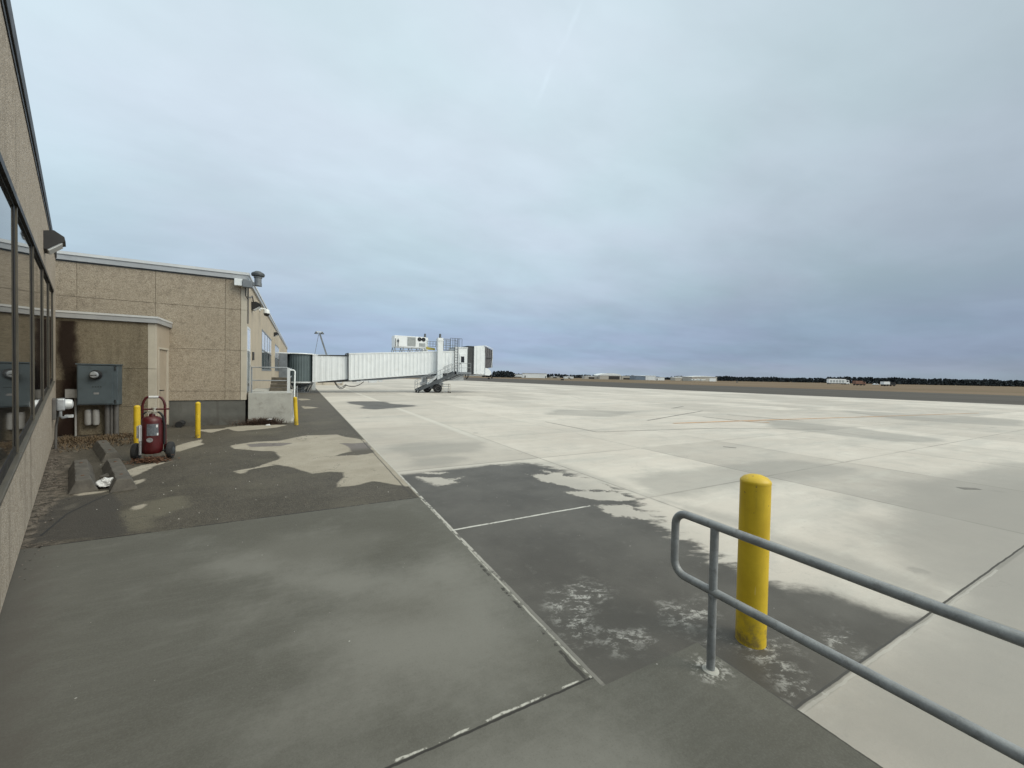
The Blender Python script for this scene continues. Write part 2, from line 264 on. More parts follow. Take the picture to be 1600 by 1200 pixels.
# ------------------------------------------------ ground materials (stains and painted vignetting come from outlines stored as signed distances)
def stain(t, pos, name, edge=.05, wob=.22, fine=.07, sc=1.6):
    "1 inside the outline called name, with a wandering edge"
    a = t.attr(name); n = t.math('SUBTRACT', t.noise(pos, sc, 5, .6), .5); n2 = t.math('SUBTRACT', t.noise(pos, sc*9, 4, .65), .5)
    v = t.math('ADD', a, t.math('ADD', t.math('MULTIPLY', n, wob), t.math('MULTIPLY', n2, fine)))
    return t.step(v, -edge, edge)
def seam(t, pos, coord, at, w, wob=.012, lo=None, hi=None, other=None):
    n = t.math('MULTIPLY', t.math('SUBTRACT', t.noise(pos, 5, 4, .6), .5), wob*2)
    k = t.step(t.math('ABSOLUTE', t.math('ADD', t.math('SUBTRACT', coord, at), n)), w*.5, w*.5+.005, 1, 0)
    if lo is not None: k = t.math('MULTIPLY', k, t.math('GREATER_THAN', other, lo))
    if hi is not None: k = t.math('MULTIPLY', k, t.math('LESS_THAN', other, hi))
    return k
def mul(t, *a):
    o = a[0]
    for q in a[1:]: o = t.math('MULTIPLY', o, q)
    return o

def apron_mat():
    mt, t, b, pos = new_mat('apron_concrete'); x, y, z = t.xyz(pos)
    n = t.noise(pos, .35, 7, .6); n2 = t.noise(pos, 2.3, 7, .65)
    st = t.noise(t.comb(t.math('MULTIPLY', x, .35), t.math('MULTIPLY', y, 1.5), 0), .55, 6, .6)
    c = t.mix(t.step(n, .3, .7), (.445, .405, .358), (.515, .476, .425))
    c = t.mix(t.step(st, .45, .7, 0, .6), c, (.365, .354, .325))
    st2 = t.noise(t.comb(t.math('MULTIPLY', x, .8), t.math('MULTIPLY', y, 3.2), 0), .9, 7, .65); c = t.mix(t.step(st2, .5, .72, 0, .4), c, (.58, .56, .50))
    ty = t.noise(t.comb(t.math('ADD', x, t.math('MULTIPLY', y, -.42)), t.math('MULTIPLY', y, .04), 0), 1.3, 5, .6); c = t.mix(mul(t, t.step(ty, .60, .70), t.step(x, 5, 9), t.step(t.noise(pos, .2, 3), .45, .6), .3), c, (.22, .21, .19))     # old tyre tracks
    oil = t.vor(pos, .55, 'Distance'); c = t.mix(mul(t, t.step(t.math('ADD', oil, t.math('MULTIPLY', t.noise(pos, 9, 4, .7), .08)), .07, .11, 1, 0), .55), c, (.16, .15, .135))
    ck = t.math('ABSOLUTE', t.math('SUBTRACT', t.noise(pos, .33, 7, .6, .2), .5)); c = t.mix(mul(t, t.step(ck, .0, .0016, 1, 0), t.step(t.noise(pos, .3, 2), .5, .58), .5), c, (.2, .19, .17))
    c = t.mix(t.step(n2, .5, .75, 0, .35), c, (.345, .335, .308))
    ix = t.math('FLOOR', t.math('DIVIDE', t.math('SUBTRACT', x, 1.56), 3.1)); iy = t.math('FLOOR', t.math('DIVIDE', t.math('SUBTRACT', y, 1.1), 6.2))
    wn = t.add('ShaderNodeTexWhiteNoise', noise_dimensions='2D'); t.put(wn.inputs['Vector'], t.comb(ix, iy, 0))
    v = t.step(wn.outputs['Value'], 0, 1, .82, 1.05)
    vs = t.add('ShaderNodeVectorMath', operation='SCALE'); t.put(vs.inputs[0], c); t.put(vs.inputs['Scale'], v); c = vs.outputs[0]
    c = t.mix(mul(t, t.step(t.noise(pos, 7, 5, .7), .6, .72), .35), c, (.25, .24, .22))     # small scuffs
    gr = t.noise(pos, 95, 4, .75); c = t.mix(t.step(gr, .52, .78, 0, .4), c, (.27, .255, .225)); c = t.mix(t.step(gr, .5, .22, 0, .3), c, (.58, .555, .50))
    mo = t.noise(pos, 1.2, 8, .72); c = t.mix(t.step(mo, .5, .68, 0, .35), c, (.33, .318, .29)); c = t.mix(mul(t, t.step(t.noise(t.comb(t.math('MULTIPLY', x, 4), t.math('MULTIPLY', y, 11), 0), 1, 5, .7), .66, .74), t.step(t.noise(pos, .8, 2), .5, .6), .6), c, (.17, .16, .145))
    damp_vignette = stain(t, pos, 'damp_vignette', .25, .8, .2, .9); c = t.mix(mul(t, damp_vignette, .55), c, (.23, .222, .203))  # moisture patches, plus vignetting painted over the near-right slabs
    vignette = t.step(t.math('ADD', t.attr('vignette'), t.math('MULTIPLY', t.math('SUBTRACT', t.noise(pos, 1.1, 7, .65), .5), 2.2)), -1.0, .9); c = t.mix(mul(t, vignette, .64), c, (.235, .222, .202))  # lens vignetting put into the slab colour towards the near-right corner
    # joints
    jx = t.math('ABSOLUTE', t.math('SUBTRACT', t.math('FRACT', t.math('ADD', t.math('DIVIDE', t.math('SUBTRACT', x, 4.66), 3.1), .5)), .5))
    jx = t.step(t.math('MULTIPLY', jx, 3.1), .012, .03, 1, 0)
    jy = t.math('ABSOLUTE', t.math('SUBTRACT', t.math('FRACT', t.math('ADD', t.math('DIVIDE', t.math('SUBTRACT', y, 1.1), 3.12), .5)), .5))
    jy = t.step(t.math('MULTIPLY', jy, 3.12), .010, .026, 1, 0)
    far = t.step(y, 4, 16, 1, .25)
    jk = mul(t, t.math('MAXIMUM', jx, jy), t.step(t.noise(pos, 1.3, 4), .35, .6, .3, .8), far); c = t.mix(jk, c, (.20, .19, .17))
    bandx = t.step(t.math('ABSOLUTE', t.math('SUBTRACT', x, 4.50)), .05, .2, .5, 0); c = t.mix(mul(t, bandx, t.step(y, 8, 12)), c, (.54, .52, .47))
    # wet ground
    dryk = stain(t, pos, 'dry', .03, .42, .24, 2.4); wjag = t.math('MULTIPLY', t.math('SUBTRACT', t.noise(t.comb(t.math('ADD', x, t.math('MULTIPLY', y, -.5)), t.math('MULTIPLY', t.math('ADD', y, t.math('MULTIPLY', x, .5)), 2.6), 0), 2.4, 6, .66), .5), 1.15)
    away = t.step(t.attr('wet'), .0, 1.3, 1, 0); aw = mul(t, wjag, t.step(x, 2.6, 3.6), t.step(y, 1.5, 2.3)) 
    wet0 = t.step(t.math('ADD', t.attr('wet'), t.math('ADD', mul(t, aw, away), t.math('MULTIPLY', t.math('SUBTRACT', t.noise(pos, 14, 5, .65), .5), .16))), -.09, .15)
    wet = mul(t, wet0, t.math('SUBTRACT', 1, dryk), t.step(t.math('ADD', y, t.math('MULTIPLY', t.math('SUBTRACT', t.noise(pos, 6, 3), .5), .02)), 1.10, 1.13))
    wc = t.mix(t.step(t.noise(pos, 1.1, 7, .62), .3, .7), (.062, .056, .047), (.094, .087, .075))
    wc = t.mix(t.step(t.noise(pos, 8, 5, .7), .55, .75, 0, .4), wc, (.15, .14, .125))
    half = stain(t, pos, 'wet', .6, .9, .35, 1.4)
    c = t.mix(mul(t, half, .55, t.step(y, 1.10, 1.13)), c, (.27, .262, .24))
    c = t.mix(wet, c, wc)
    # white efflorescence
    s = stain(t, pos, 'salt', .12, .5, .12, 2.2)
    fl = mul(t, t.step(t.noise(t.comb(t.math('ADD', t.math('MULTIPLY', x, 1.0), t.math('MULTIPLY', y, .5)), t.math('MULTIPLY', y, 1.35), 0), 7.5, 12, .78, .3), .485, .58), t.step(t.noise(pos, 30, 5, .7), .36, .52)); fl2 = t.step(t.math('ABSOLUTE', t.math('SUBTRACT', t.noise(pos, 5, 3, .5, .9), .5)), .0, .02, 1, 0)
    k = mul(t, s, fl)
    c = t.mix(mul(t, k, .75), c, (.46, .45, .42))
    # seams close to the walkway
    pale = seam(t, pos, x, 1.572, .030, .010); brk = t.step(t.noise(pos, 6, 5, .7), .36, .5)
    gone = t.step(y, 2.6, 4.2, .3, 1)
    c = t.mix(mul(t, pale, brk, gone), c, (.40, .385, .345))
    c = t.mix(mul(t, seam(t, pos, y, 4.30, .03, .014, 1.56, 3.6, x), brk), c, (.46, .45, .41))
    c = t.mix(seam(t, pos, y, 1.12, .010, .008, 1.56, 9, x), c, (.055, .052, .047))
    c = t.mix(mul(t, seam(t, pos, y, 1.09, .012, .02, 2.4, 6, x), .35), c, (.5, .48, .44))
    c = t.mix(seam(t, pos, x, 2.40, .025, .02, -9, 1.7, y), c, (.06, .056, .05))
    t.put(b.inputs['Base Color'], c); t.put(b.inputs['Roughness'], t.mix(wet, (.9,)*3, (.55,)*3)); b.inputs['Specular IOR Level'].default_value = .3
    h = t.math('ADD', t.noise(pos, 60, 5, .7), t.math('MULTIPLY', n2, .6)); bump(t, b, h, .3, .007)
    return mt
def strip_mat():
    mt, t, b, pos = new_mat('wet_asphalt'); x, y, z = t.xyz(pos)
    n = t.noise(pos, .9, 7, .62); agg = t.vor(pos, 75, 'Color')
    c = t.mix(t.step(n, .3, .7), (.050, .043, .032), (.078, .068, .053))
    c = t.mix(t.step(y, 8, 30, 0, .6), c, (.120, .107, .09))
    c = t.mix(t.step(t.xyz(agg)[0], .5, 1, 0, .45), c, (.13, .115, .09)); c = t.mix(t.step(t.xyz(agg)[1], .55, 1, 0, .5), c, (.033, .029, .024))
    ag2 = t.vor(pos, 26, 'Color'); c = t.mix(t.step(t.xyz(ag2)[0], .75, 1, 0, .25), c, (.12, .105, .085)); c = t.mix(t.step(t.xyz(ag2)[1], .75, 1, 0, .35), c, (.036, .031, .025))
    c = t.mix(t.step(t.noise(pos, 5, 6, .7), .5, .75, 0, .4), c, (.04, .035, .028)); c = t.mix(t.step(t.noise(pos, .5, 5, .6), .48, .7, 0, .4), c, (.125, .112, .082))
    ol = stain(t, pos, 'olive', .1, .4, .1); c = t.mix(mul(t, ol, .6), c, (.14, .127, .092))
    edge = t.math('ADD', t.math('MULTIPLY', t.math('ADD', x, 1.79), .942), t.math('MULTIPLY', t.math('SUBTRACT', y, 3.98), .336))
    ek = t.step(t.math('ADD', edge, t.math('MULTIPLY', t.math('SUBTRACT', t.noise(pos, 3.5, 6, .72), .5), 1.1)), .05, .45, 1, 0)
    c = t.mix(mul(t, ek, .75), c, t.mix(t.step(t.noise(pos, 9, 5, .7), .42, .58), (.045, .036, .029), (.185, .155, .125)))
    pale = stain(t, pos, 'pale', .03, .2, .06, 1.9); dk = stain(t, pos, 'dark', .035, .25, .08, 2.2)
    pc = t.mix(t.step(t.noise(pos, 1.4, 6, .6), .3, .7), (.275, .245, .197), (.335, .303, .25))
    rim = mul(t, stain(t, pos, 'pale', .09, .2, .06, 1.9), t.math('SUBTRACT', 1, pale)); c = t.mix(mul(t, rim, .6), c, (.05, .043, .036))
    c = t.mix(pale, c, pc)
    ring = t.step(t.math('ABSOLUTE', t.math('SUBTRACT', t.noise(pos, 1.3, 4, .6, .4), .5)), .0, .008, 1, 0); c = t.mix(mul(t, pale, ring, .4), c, (.2, .175, .14))
    dc = t.mix(t.step(y, 9.5, 10.2), (.048, .043, .037), (.125, .112, .112))
    c = t.mix(mul(t, dk, .85), c, dc)
    # cracks and the seam against the walkway slab
    ca = t.math('ABSOLUTE', t.math('SUBTRACT', t.noise(pos, .55, 6, .55, .3), .5)); c = t.mix(mul(t, t.step(ca, .0, .0035, 1, 0), t.step(t.noise(pos, .4, 2), .45, .55), .8), c, (.03, .027, .024))
    rest = t.noise(pos, 5, 5, .7)
    c = t.mix(mul(t, seam(t, pos, y, 5.66, .03, .02), t.step(rest, .40, .5)), c, (.02, .018, .016))
    c = t.mix(mul(t, seam(t, pos, y, 5.625, .03, .02), t.step(rest, .46, .40)), c, (.42, .40, .36))
    c = t.mix(mul(t, seam(t, pos, x, 1.55, .012, .01), .8), c, (.28, .255, .21)); c = t.mix(mul(t, seam(t, pos, x, 1.47, .02, .02), .7), c, (.05, .045, .04))
    t.put(b.inputs['Base Color'], c); t.put(b.inputs['Roughness'], t.mix(pale, (.72,)*3, (.9,)*3)); b.inputs['Specular IOR Level'].default_value = .3
    bump(t, b, t.math('ADD', t.vor(pos, 75, 'Distance'), t.noise(pos, 12, 5, .7)), .5, .008)
    return mt
def walk_mat():
    mt, t, b, pos = new_mat('walkway_concrete'); x, y, z = t.xyz(pos)
    n = t.noise(pos, .8, 7, .62); br = t.noise(t.comb(t.math('MULTIPLY', x, 1.2), t.math('MULTIPLY', y, 9), 0), 2.2, 6, .65)
    c = t.mix(t.step(n, .3, .7), (.088, .085, .072), (.112, .109, .095))
    c = t.mix(t.step(br, .45, .75, 0, .35), c, (.145, .141, .125)); c = t.mix(t.step(t.noise(pos, 3.1, 7, .68), .52, .75, 0, .35), c, (.09, .09, .08))
    lt = stain(t, pos, 'light', .35, .7, .25, 1.6); c = t.mix(mul(t, lt, .75), c, (.20, .195, .175))
    dk = stain(t, pos, 'dark', .3, .6, .2, 1.4); c = t.mix(mul(t, dk, .6), c, (.082, .078, .064))
    sp = t.vor(pos, 7, 'Distance'); c = t.mix(mul(t, t.step(sp, .03, .05, 1, 0), t.step(t.noise(pos, 2, 2), .5, .6)), c, (.4, .39, .36))
    gr = t.noise(pos, 110, 4, .75); c = t.mix(t.step(gr, .5, .25, 0, .35), c, (.055, .053, .046)); mo = t.noise(pos, 1.6, 8, .74); c = t.mix(t.step(mo, .5, .7, 0, .35), c, (.15, .147, .13)); c = t.mix(t.step(gr, .45, .78, 0, .5), c, (.155, .152, .136))
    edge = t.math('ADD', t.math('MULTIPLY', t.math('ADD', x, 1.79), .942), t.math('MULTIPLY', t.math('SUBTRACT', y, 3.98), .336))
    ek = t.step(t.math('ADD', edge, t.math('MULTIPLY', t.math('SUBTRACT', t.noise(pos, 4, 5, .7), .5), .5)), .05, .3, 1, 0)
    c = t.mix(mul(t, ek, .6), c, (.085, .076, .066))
    brk = t.noise(pos, 7, 5, .7)
    c = t.mix(seam(t, pos, y, 1.80, .010, .016, -9, 1.56, x), c, (.035, .033, .03))
    c = t.mix(mul(t, seam(t, pos, y, 1.818, .008, .022, -9, 1.56, x), t.step(brk, .52, .60)), c, (.44, .43, .39))
    c = t.mix(mul(t, seam(t, pos, y, 1.73, .008, .01, 1.56, 2.4, x), .8), c, (.06, .057, .05))
    c = t.mix(mul(t, seam(t, pos, x, 1.548, .012, .008, 1.8, 9, y), t.step(brk, .4, .5)), c, (.34, .33, .295))
    c = t.mix(mul(t, seam(t, pos, x, 1.515, .02, .03, 1.8, 3.4, y), t.step(brk, .5, .44)), c, (.05, .047, .042))
    pr = t.vmath('LENGTH', t.vmath('SUBTRACT', pos, (2.25, 1.52, .0))); c = t.mix(mul(t, t.step(pr, .06, .17, 1, 0), t.step(t.noise(pos, 16, 6, .7), .48, .62), .75), c, (.46, .45, .42))
    t.put(b.inputs['Base Color'], c); b.inputs['Roughness'].default_value = .8; b.inputs['Specular IOR Level'].default_value = .3
    bump(t, b, t.math('ADD', t.noise(pos, 90, 4, .7), br), .25, .005)
    return mt
def field_mat():
    mt, t, b, pos = new_mat('winter_grass'); x, y, z = t.xyz(pos)
    n = t.noise(pos, .012, 6, .6); s = t.noise(t.comb(t.math('MULTIPLY', x, .05), t.math('MULTIPLY', y, .006), 0), 1, 6, .6)
    c = t.mix(t.step(n, .35, .65), (.145, .102, .072), (.18, .135, .097)); c = t.mix(t.step(s, .45, .65, 0, .7), c, (.115, .105, .062))
    c = t.mix(t.step(t.noise(pos, .6, 5, .7), .4, .7, 0, .35), c, (.20, .165, .115))
    t.put(b.inputs['Base Color'], c); b.inputs['Roughness'].default_value = 1; b.inputs['Specular IOR Level'].default_value = .05
    return mt
def taxi_mat():
    mt, t, b, pos = new_mat('taxiway_asphalt'); x, y, z = t.xyz(pos)
    s = t.noise(t.comb(t.math('MULTIPLY', x, .3), t.math('MULTIPLY', y, .03), 0), 1, 6, .6)
    c = t.mix(t.step(s, .35, .65), (.062, .056, .049), (.085, .078, .069))
    t.put(b.inputs['Base Color'], c); b.inputs['Roughness'].default_value = .9; b.inputs['Specular IOR Level'].default_value = .15
    return mt
M['apron'] = apron_mat(); M['strip'] = strip_mat(); M['walk'] = walk_mat(); M['field'] = field_mat(); M['taxi'] = taxi_mat()

# ---------------------------------------------------------------- building blocks
def origin(o):
    v = Vector((0, 0, 0))
    while o: v += o.location; o = o.parent
    return v
class MB:
    "collects shapes in world metres; build() links them as one mesh object"
    def __init__(s, fn=None): s.bm = bmesh.new(); s.fn = fn; s.mats = []; s.cur = 0
    def use(s, mat):
        if mat not in s.mats: s.mats.append(mat)
        s.cur = s.mats.index(mat); return s
    def _v(s, p):
        if s.fn: p = s.fn(*p)
        return s.bm.verts.new(p)
    def face(s, pts, smooth=False):
        f = s.bm.faces.new([s._v(p) for p in pts]); f.material_index = s.cur; f.smooth = smooth; return f
    def hexa(s, c, bev=0.):
        "8 corners: bottom four in order, then top four"
        v = [s._v(p) for p in c]; fs = []
        for q in ((0,3,2,1), (4,5,6,7), (0,1,5,4), (1,2,6,5), (2,3,7,6), (3,0,4,7)):
            f = s.bm.faces.new([v[i] for i in q]); f.material_index = s.cur; fs.append(f)
        if bev:
            bmesh.ops.bevel(s.bm, geom=list({e for f in fs for e in f.edges}), offset=bev, segments=2, affect='EDGES', profile=.6)
        return s
    def box(s, x0, x1, y0, y1, z0, z1, bev=0.):
        return s.hexa([(x0,y0,z0),(x1,y0,z0),(x1,y1,z0),(x0,y1,z0),(x0,y0,z1),(x1,y0,z1),(x1,y1,z1),(x0,y1,z1)], bev)
    def beam(s, a, b, w, h=None, bev=0.):
        "rectangular bar between two points"
        a, b = Vector(a), Vector(b); d = (b-a).normalized(); h = h or w
        up = Vector((0,0,1)) if abs(d.z) < .95 else Vector((0,1,0)); sd_ = d.cross(up).normalized()*w/2; u_ = sd_.cross(d).normalized()*h/2
        return s.hexa([a-sd_-u_, a+sd_-u_, b+sd_-u_, b-sd_-u_, a-sd_+u_, a+sd_+u_, b+sd_+u_, b-sd_+u_], bev)
    def tube(s, pts, r, n=10, caps=True, closed=False):
        pts = [Vector(p) for p in pts]; rings = []; k = len(pts)
        rs = r if isinstance(r, (list, tuple)) else [r]*k
        prev = None
        for i, p in enumerate(pts):
            if closed: d = pts[(i+1) % k]-pts[i-1]
            else: d = pts[min(i+1, k-1)]-pts[max(i-1, 0)]
            d.normalize()
            if prev is None:
                ref = Vector((0,0,1)) if abs(d.z) < .9 else Vector((0,1,0)); a = d.cross(ref).normalized()
            else: a = (prev-d*prev.dot(d)).normalized()
            prev = a; b = d.cross(a)
            rings.append([s._v(p+(a*math.cos(2*math.pi*j/n)+b*math.sin(2*math.pi*j/n))*rs[i]) for j in range(n)])
        for i in range(k if closed else k-1):
            A, B = rings[i], rings[(i+1) % k]
            for j in range(n):
                f = s.bm.faces.new((A[j], A[(j+1) % n], B[(j+1) % n], B[j])); f.smooth = True; f.material_index = s.cur
        if caps and not closed:
            for q in (rings[0], rings[-1]):
                f = s.bm.faces.new(q); f.material_index = s.cur
        return s
    def lathe(s, c, prof, n=24, axis='Z'):
        "profile of (radius, height) turned round an axis through c"
        c = Vector(c); rings = []
        for r_, h in prof:
            ring = []
            for j in range(n):
                a = 2*math.pi*j/n; u_, v_ = r_*math.cos(a), r_*math.sin(a)
                p = Vector((u_, v_, h)) if axis == 'Z' else (Vector((u_, h, v_)) if axis == 'Y' else Vector((h, u_, v_)))
                ring.append(s._v(c+p))
            rings.append(ring)
        for A, B in zip(rings, rings[1:]):
            for j in range(n):
                f = s.bm.faces.new((A[j], A[(j+1) % n], B[(j+1) % n], B[j])); f.smooth = True; f.material_index = s.cur
        for q in (rings[0], rings[-1]):
            f = s.bm.faces.new(q); f.material_index = s.cur
        return s
    def prism(s, poly, z0, z1):
        lo = [s._v((x, y, z0)) for x, y in poly]; hi = [s._v((x, y, z1)) for x, y in poly]; k = len(poly)
        for q in (lo, hi):
            f = s.bm.faces.new(q); f.material_index = s.cur
        for i in range(k):
            f = s.bm.faces.new((lo[i], lo[(i+1) % k], hi[(i+1) % k], hi[i])); f.material_index = s.cur
        return s
    def build(s, name, mat=None, parent=None, base=None, recalc=True):
        o_ = origin(parent) if parent else (Vector(base) if base else Vector((0,0,0)))
        bmesh.ops.translate(s.bm, verts=s.bm.verts, vec=-o_)
        if recalc: bmesh.ops.recalc_face_normals(s.bm, faces=s.bm.faces)
        me = bpy.data.meshes.new(name); s.bm.to_mesh(me); s.bm.free()
        for q in (s.mats or [mat]): me.materials.append(M[q])
        ob = bpy.data.objects.new(name, me); COL.objects.link(ob)
        if parent: ob.parent = parent
        elif base: ob.location = base
        if len(me.polygons) and any(p.use_smooth for p in me.polygons):
            try: me.set_sharp_from_angle(angle=R(40))
            except Exception: pass
        return ob
def bx(*a): return MB().box(*a)
def tag(o, label, cat, group=None):
    o['label'] = label; o['category'] = cat
    if group: o['group'] = group
    return o
def thing(name, loc, label, cat, group=None):
    o = bpy.data.objects.new(name, None); COL.objects.link(o); o.location = loc; o.empty_display_size = .2
    return tag(o, label, cat, group)
def setting(o): o['kind'] = 'structure'; return o
def stuff(o, label, cat): o['kind'] = 'stuff'; return tag(o, label, cat)
def copy_tree(o, parent=None):
    c = o.copy(); COL.objects.link(c)
    if parent: c.parent = parent
    for ch in [q for q in bpy.data.objects if q.parent == o]: copy_tree(ch, c)
    return c

# ---------------------------------------------------------------- ground
def sdf(polys, X, Y):
    "signed distance in metres, positive inside any of the outlines"
    best = np.full(X.shape, -50.0)
    for poly in polys:
        P_ = np.array(poly); d2 = np.full(X.shape, 1e9); ins = np.zeros(X.shape, bool); k = len(P_)
        for i in range(k):
            ax, ay = P_[i]; bx_, by_ = P_[(i+1) % k]; ex, ey = bx_-ax, by_-ay; L2 = ex*ex+ey*ey+1e-9
            tt = np.clip(((X-ax)*ex+(Y-ay)*ey)/L2, 0, 1); d2 = np.minimum(d2, (X-ax-tt*ex)**2+(Y-ay-tt*ey)**2)
            cond = ((ay > Y) != (by_ > Y)) & (X < (bx_-ax)*(Y-ay)/(by_-ay+1e-12)+ax); ins ^= cond
        d = np.sqrt(d2); best = np.maximum(best, np.where(ins, d, -d))
    return best
def lines(a, b, fine, lo, hi, grow=1.12):
    "grid stations: even between lo and hi, widening outwards"
    v = list(np.linspace(lo, hi, max(2, int((hi-lo)/fine)+1))); s_ = fine
    while v[-1] < b: s_ *= grow; v.append(min(b, v[-1]+s_))
    s_ = fine
    while v[0] > a: s_ *= grow; v.insert(0, max(a, v[0]-s_))
    return np.array(v)
def sheet(name, xs, ys, z, mat, attrs):
    X, Y = np.meshgrid(xs, ys); nx, ny = len(xs), len(ys)
    co = np.stack([X, Y, np.full(X.shape, z)], -1).reshape(-1, 3)
    i = np.arange(nx*ny).reshape(ny, nx); q = np.stack([i[:-1,:-1], i[:-1,1:], i[1:,1:], i[1:,:-1]], -1).reshape(-1, 4)
    me = bpy.data.meshes.new(name); me.vertices.add(len(co)); me.vertices.foreach_set('co', co.ravel())
    me.loops.add(q.size); me.loops.foreach_set('vertex_index', q.ravel().astype(np.int32))
    me.polygons.add(len(q)); me.polygons.foreach_set('loop_start', np.arange(0, q.size, 4, dtype=np.int32)); me.polygons.foreach_set('loop_total', np.full(len(q), 4, np.int32))
    me.update(calc_edges=True)
    for an, polys in attrs.items():
        at_ = me.attributes.new(an, 'FLOAT', 'POINT'); at_.data.foreach_set('value', sdf(polys, X, Y).ravel().astype(np.float32))
    me.materials.append(M[mat]); ob = bpy.data.objects.new(name, me); COL.objects.link(ob)
    return setting(ob)
fg = MB(); fg.face([(-3000,-3000,-.024), (5000,-3000,-.024), (5000,5000,-.024), (-3000,5000,-.024)]); setting(fg.build('grass_field', 'field', recalc=False))
tg = MB(); tg.face([(50,-400,-.016), (112,-400,-.016), (116,200,-.016), (122,900,-.016), (46,900,-.016)]); setting(tg.build('taxiway', 'taxi', recalc=False))
APRON_EDGE = [(62.5,-60), (59.4,9.6), (57.4,23.9), (53.6,51.2), (49.6,99.8), (44,160)]
xs = lines(1.56, 60, .07, 1.56, 9.5, 1.1); ys = lines(-40, 150, .07, .3, 13, 1.07)
ap = sheet('apron', xs, ys, 0, 'apron', dict(wet=WET_APRON, dry=DRY_APRON, damp_vignette=DAMP_VIGNETTE, salt=SALT, vignette=VIGNETTE))
ex_y = np.array([p[1] for p in APRON_EDGE]); ex_x = np.array([p[0] for p in APRON_EDGE])
for v in ap.data.vertices:                       # the far side runs slightly askew
    if v.co.x > 30: v.co.x = 30 + (v.co.x-30)/30*(float(np.interp(v.co.y, ex_y, ex_x))-30)
xs = lines(-14, 1.56, .07, -4.5, 1.56, 1.1); ys = lines(5.64, 150, .07, 5.64, 14, 1.06)
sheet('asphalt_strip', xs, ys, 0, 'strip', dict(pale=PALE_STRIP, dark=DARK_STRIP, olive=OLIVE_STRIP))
WALK_AT = dict(light=LIGHT_WALK, dark=DARK_WALK + [[(1.6, .3), (2.3, .4), (2.3, 1.1), (1.7, 1.0)]])
sheet('walkway', lines(-9, 1.56, .1, -3.5, 1.56), lines(-20, 5.64, .1, 0, 5.64), .004, 'walk', WALK_AT)
sheet('ramp_slab', np.linspace(1.56, 2.40, 10), lines(-20, 1.72, .1, 0, 1.72), .004, 'walk', WALK_AT)
def ribbon(segs, name, mat, z):
    for a, b, wd in segs:
        a, b = Vector((*a, 0)), Vector((*b, 0)); d = (b-a).normalized(); nrm = Vector((-d.y, d.x, 0)); k = max(3, int((b-a).length/.8)); g = MB(); L_, R_ = [], []
        for i in range(k+1):
            p_ = a.lerp(b, i/k); L_.append(g._v((*(p_+nrm*wd*(.5+rnd.uniform(-.1, .1))).xy, z))); R_.append(g._v((*(p_-nrm*wd*(.5+rnd.uniform(-.1, .1))).xy, z)))
        for i in range(k): g.bm.faces.new((L_[i], R_[i], R_[i+1], L_[i+1]))
        setting(g.build(name, mat))
ribbon([((-2.42, 6.02), (-2.51, 6.81), .02), ((-2.51, 6.81), (-2.44, 7.38), .022), ((-2.44, 7.38), (-2.38, 7.7), .018)], 'pavement_crack', 'rubber', .003)
ribbon(ORANGE_LINES, 'painted_line', 'orange', .008); ribbon(DARK_LINES, 'sealed_joint', 'sealant', .004)

# ---------------------------------------------------------------- wing with the ribbon of windows (left edge of the view)
WP, WD = Vector((-1.79, 3.98, 0)), Vector((-.336, .942, 0)).normalized(); WN = Vector((WD.y, -WD.x, 0))
def wf(t, o, z):                                # along the wall, out from the wall, up
    p = WP+WD*t+WN*o; return (p.x, p.y, z)
WT1 = 11.27
SILL = lambda t: 1.0+.057*t                      # the wing's floor rises a little towards the corner
HEAD = lambda t: 3.17+.036*t
TOP = lambda t: 4.40+.02*t
K = lambda c: (lambda t: c)
off = lambda f, d: (lambda t: f(t)+d)
def wbox(g, t0, t1, o0, o1, lo, hi, bev=0.):
    return g.hexa([(t0,o0,lo(t0)),(t1,o0,lo(t1)),(t1,o1,lo(t1)),(t0,o1,lo(t0)),(t0,o0,hi(t0)),(t1,o0,hi(t1)),(t1,o1,hi(t1)),(t0,o1,hi(t0))], bev)
edges = [-4.9, -2.92, -.93, 1.04, 2.98, 5.0, 6.95, 8.85]
wing = thing('terminal_wing', wf(4, 0, 0), 'nearest tan pebble-faced terminal wing with a row of tall dark windows', 'building')
g = MB(wf); g.use('agg_wing')
seams = [-5.2]+[e for e in edges[1:]]+[WT1]
for a, b in zip(seams, seams[1:]): wbox(g, a+.006, b-.006, -.25, 0, K(.12), SILL)
wbox(g, -5.2, WT1, -.25, -.012, K(.12), off(SILL, -.01))
for a, b in ((-5.2, 1.04), (1.04, 6.95), (6.95, WT1)): wbox(g, a+.004, b-.004, -.25, 0, HEAD, TOP)
wbox(g, 8.9, WT1, -.25, -.002, SILL, HEAD); wbox(g, -5.2, -4.9, -.25, -.002, SILL, HEAD)
g.build('wall', None, wing)
MB(wf).box(-5.2, WT1, -.3, -.03, -.05, .12).build('plinth', 'foundation', wing)
wbox(MB(wf), -5.2, WT1, -9, -.26, K(0.), off(TOP, -.02)).build('building_body', 'agg_wing', wing)
g = MB(wf); g.use('bronze'); wbox(g, -5.25, WT1+.05, -.4, .022, TOP, off(TOP, .17), .01); wbox(g, -5.25, WT1+.02, -.4, .008, off(TOP, -.06), off(TOP, -.002)); g.build('roof_coping', None, wing)
wbox(MB(wf), -5.2, WT1, -9, -.41, TOP, off(TOP, .1)).build('roof', 'darkgrey', wing)
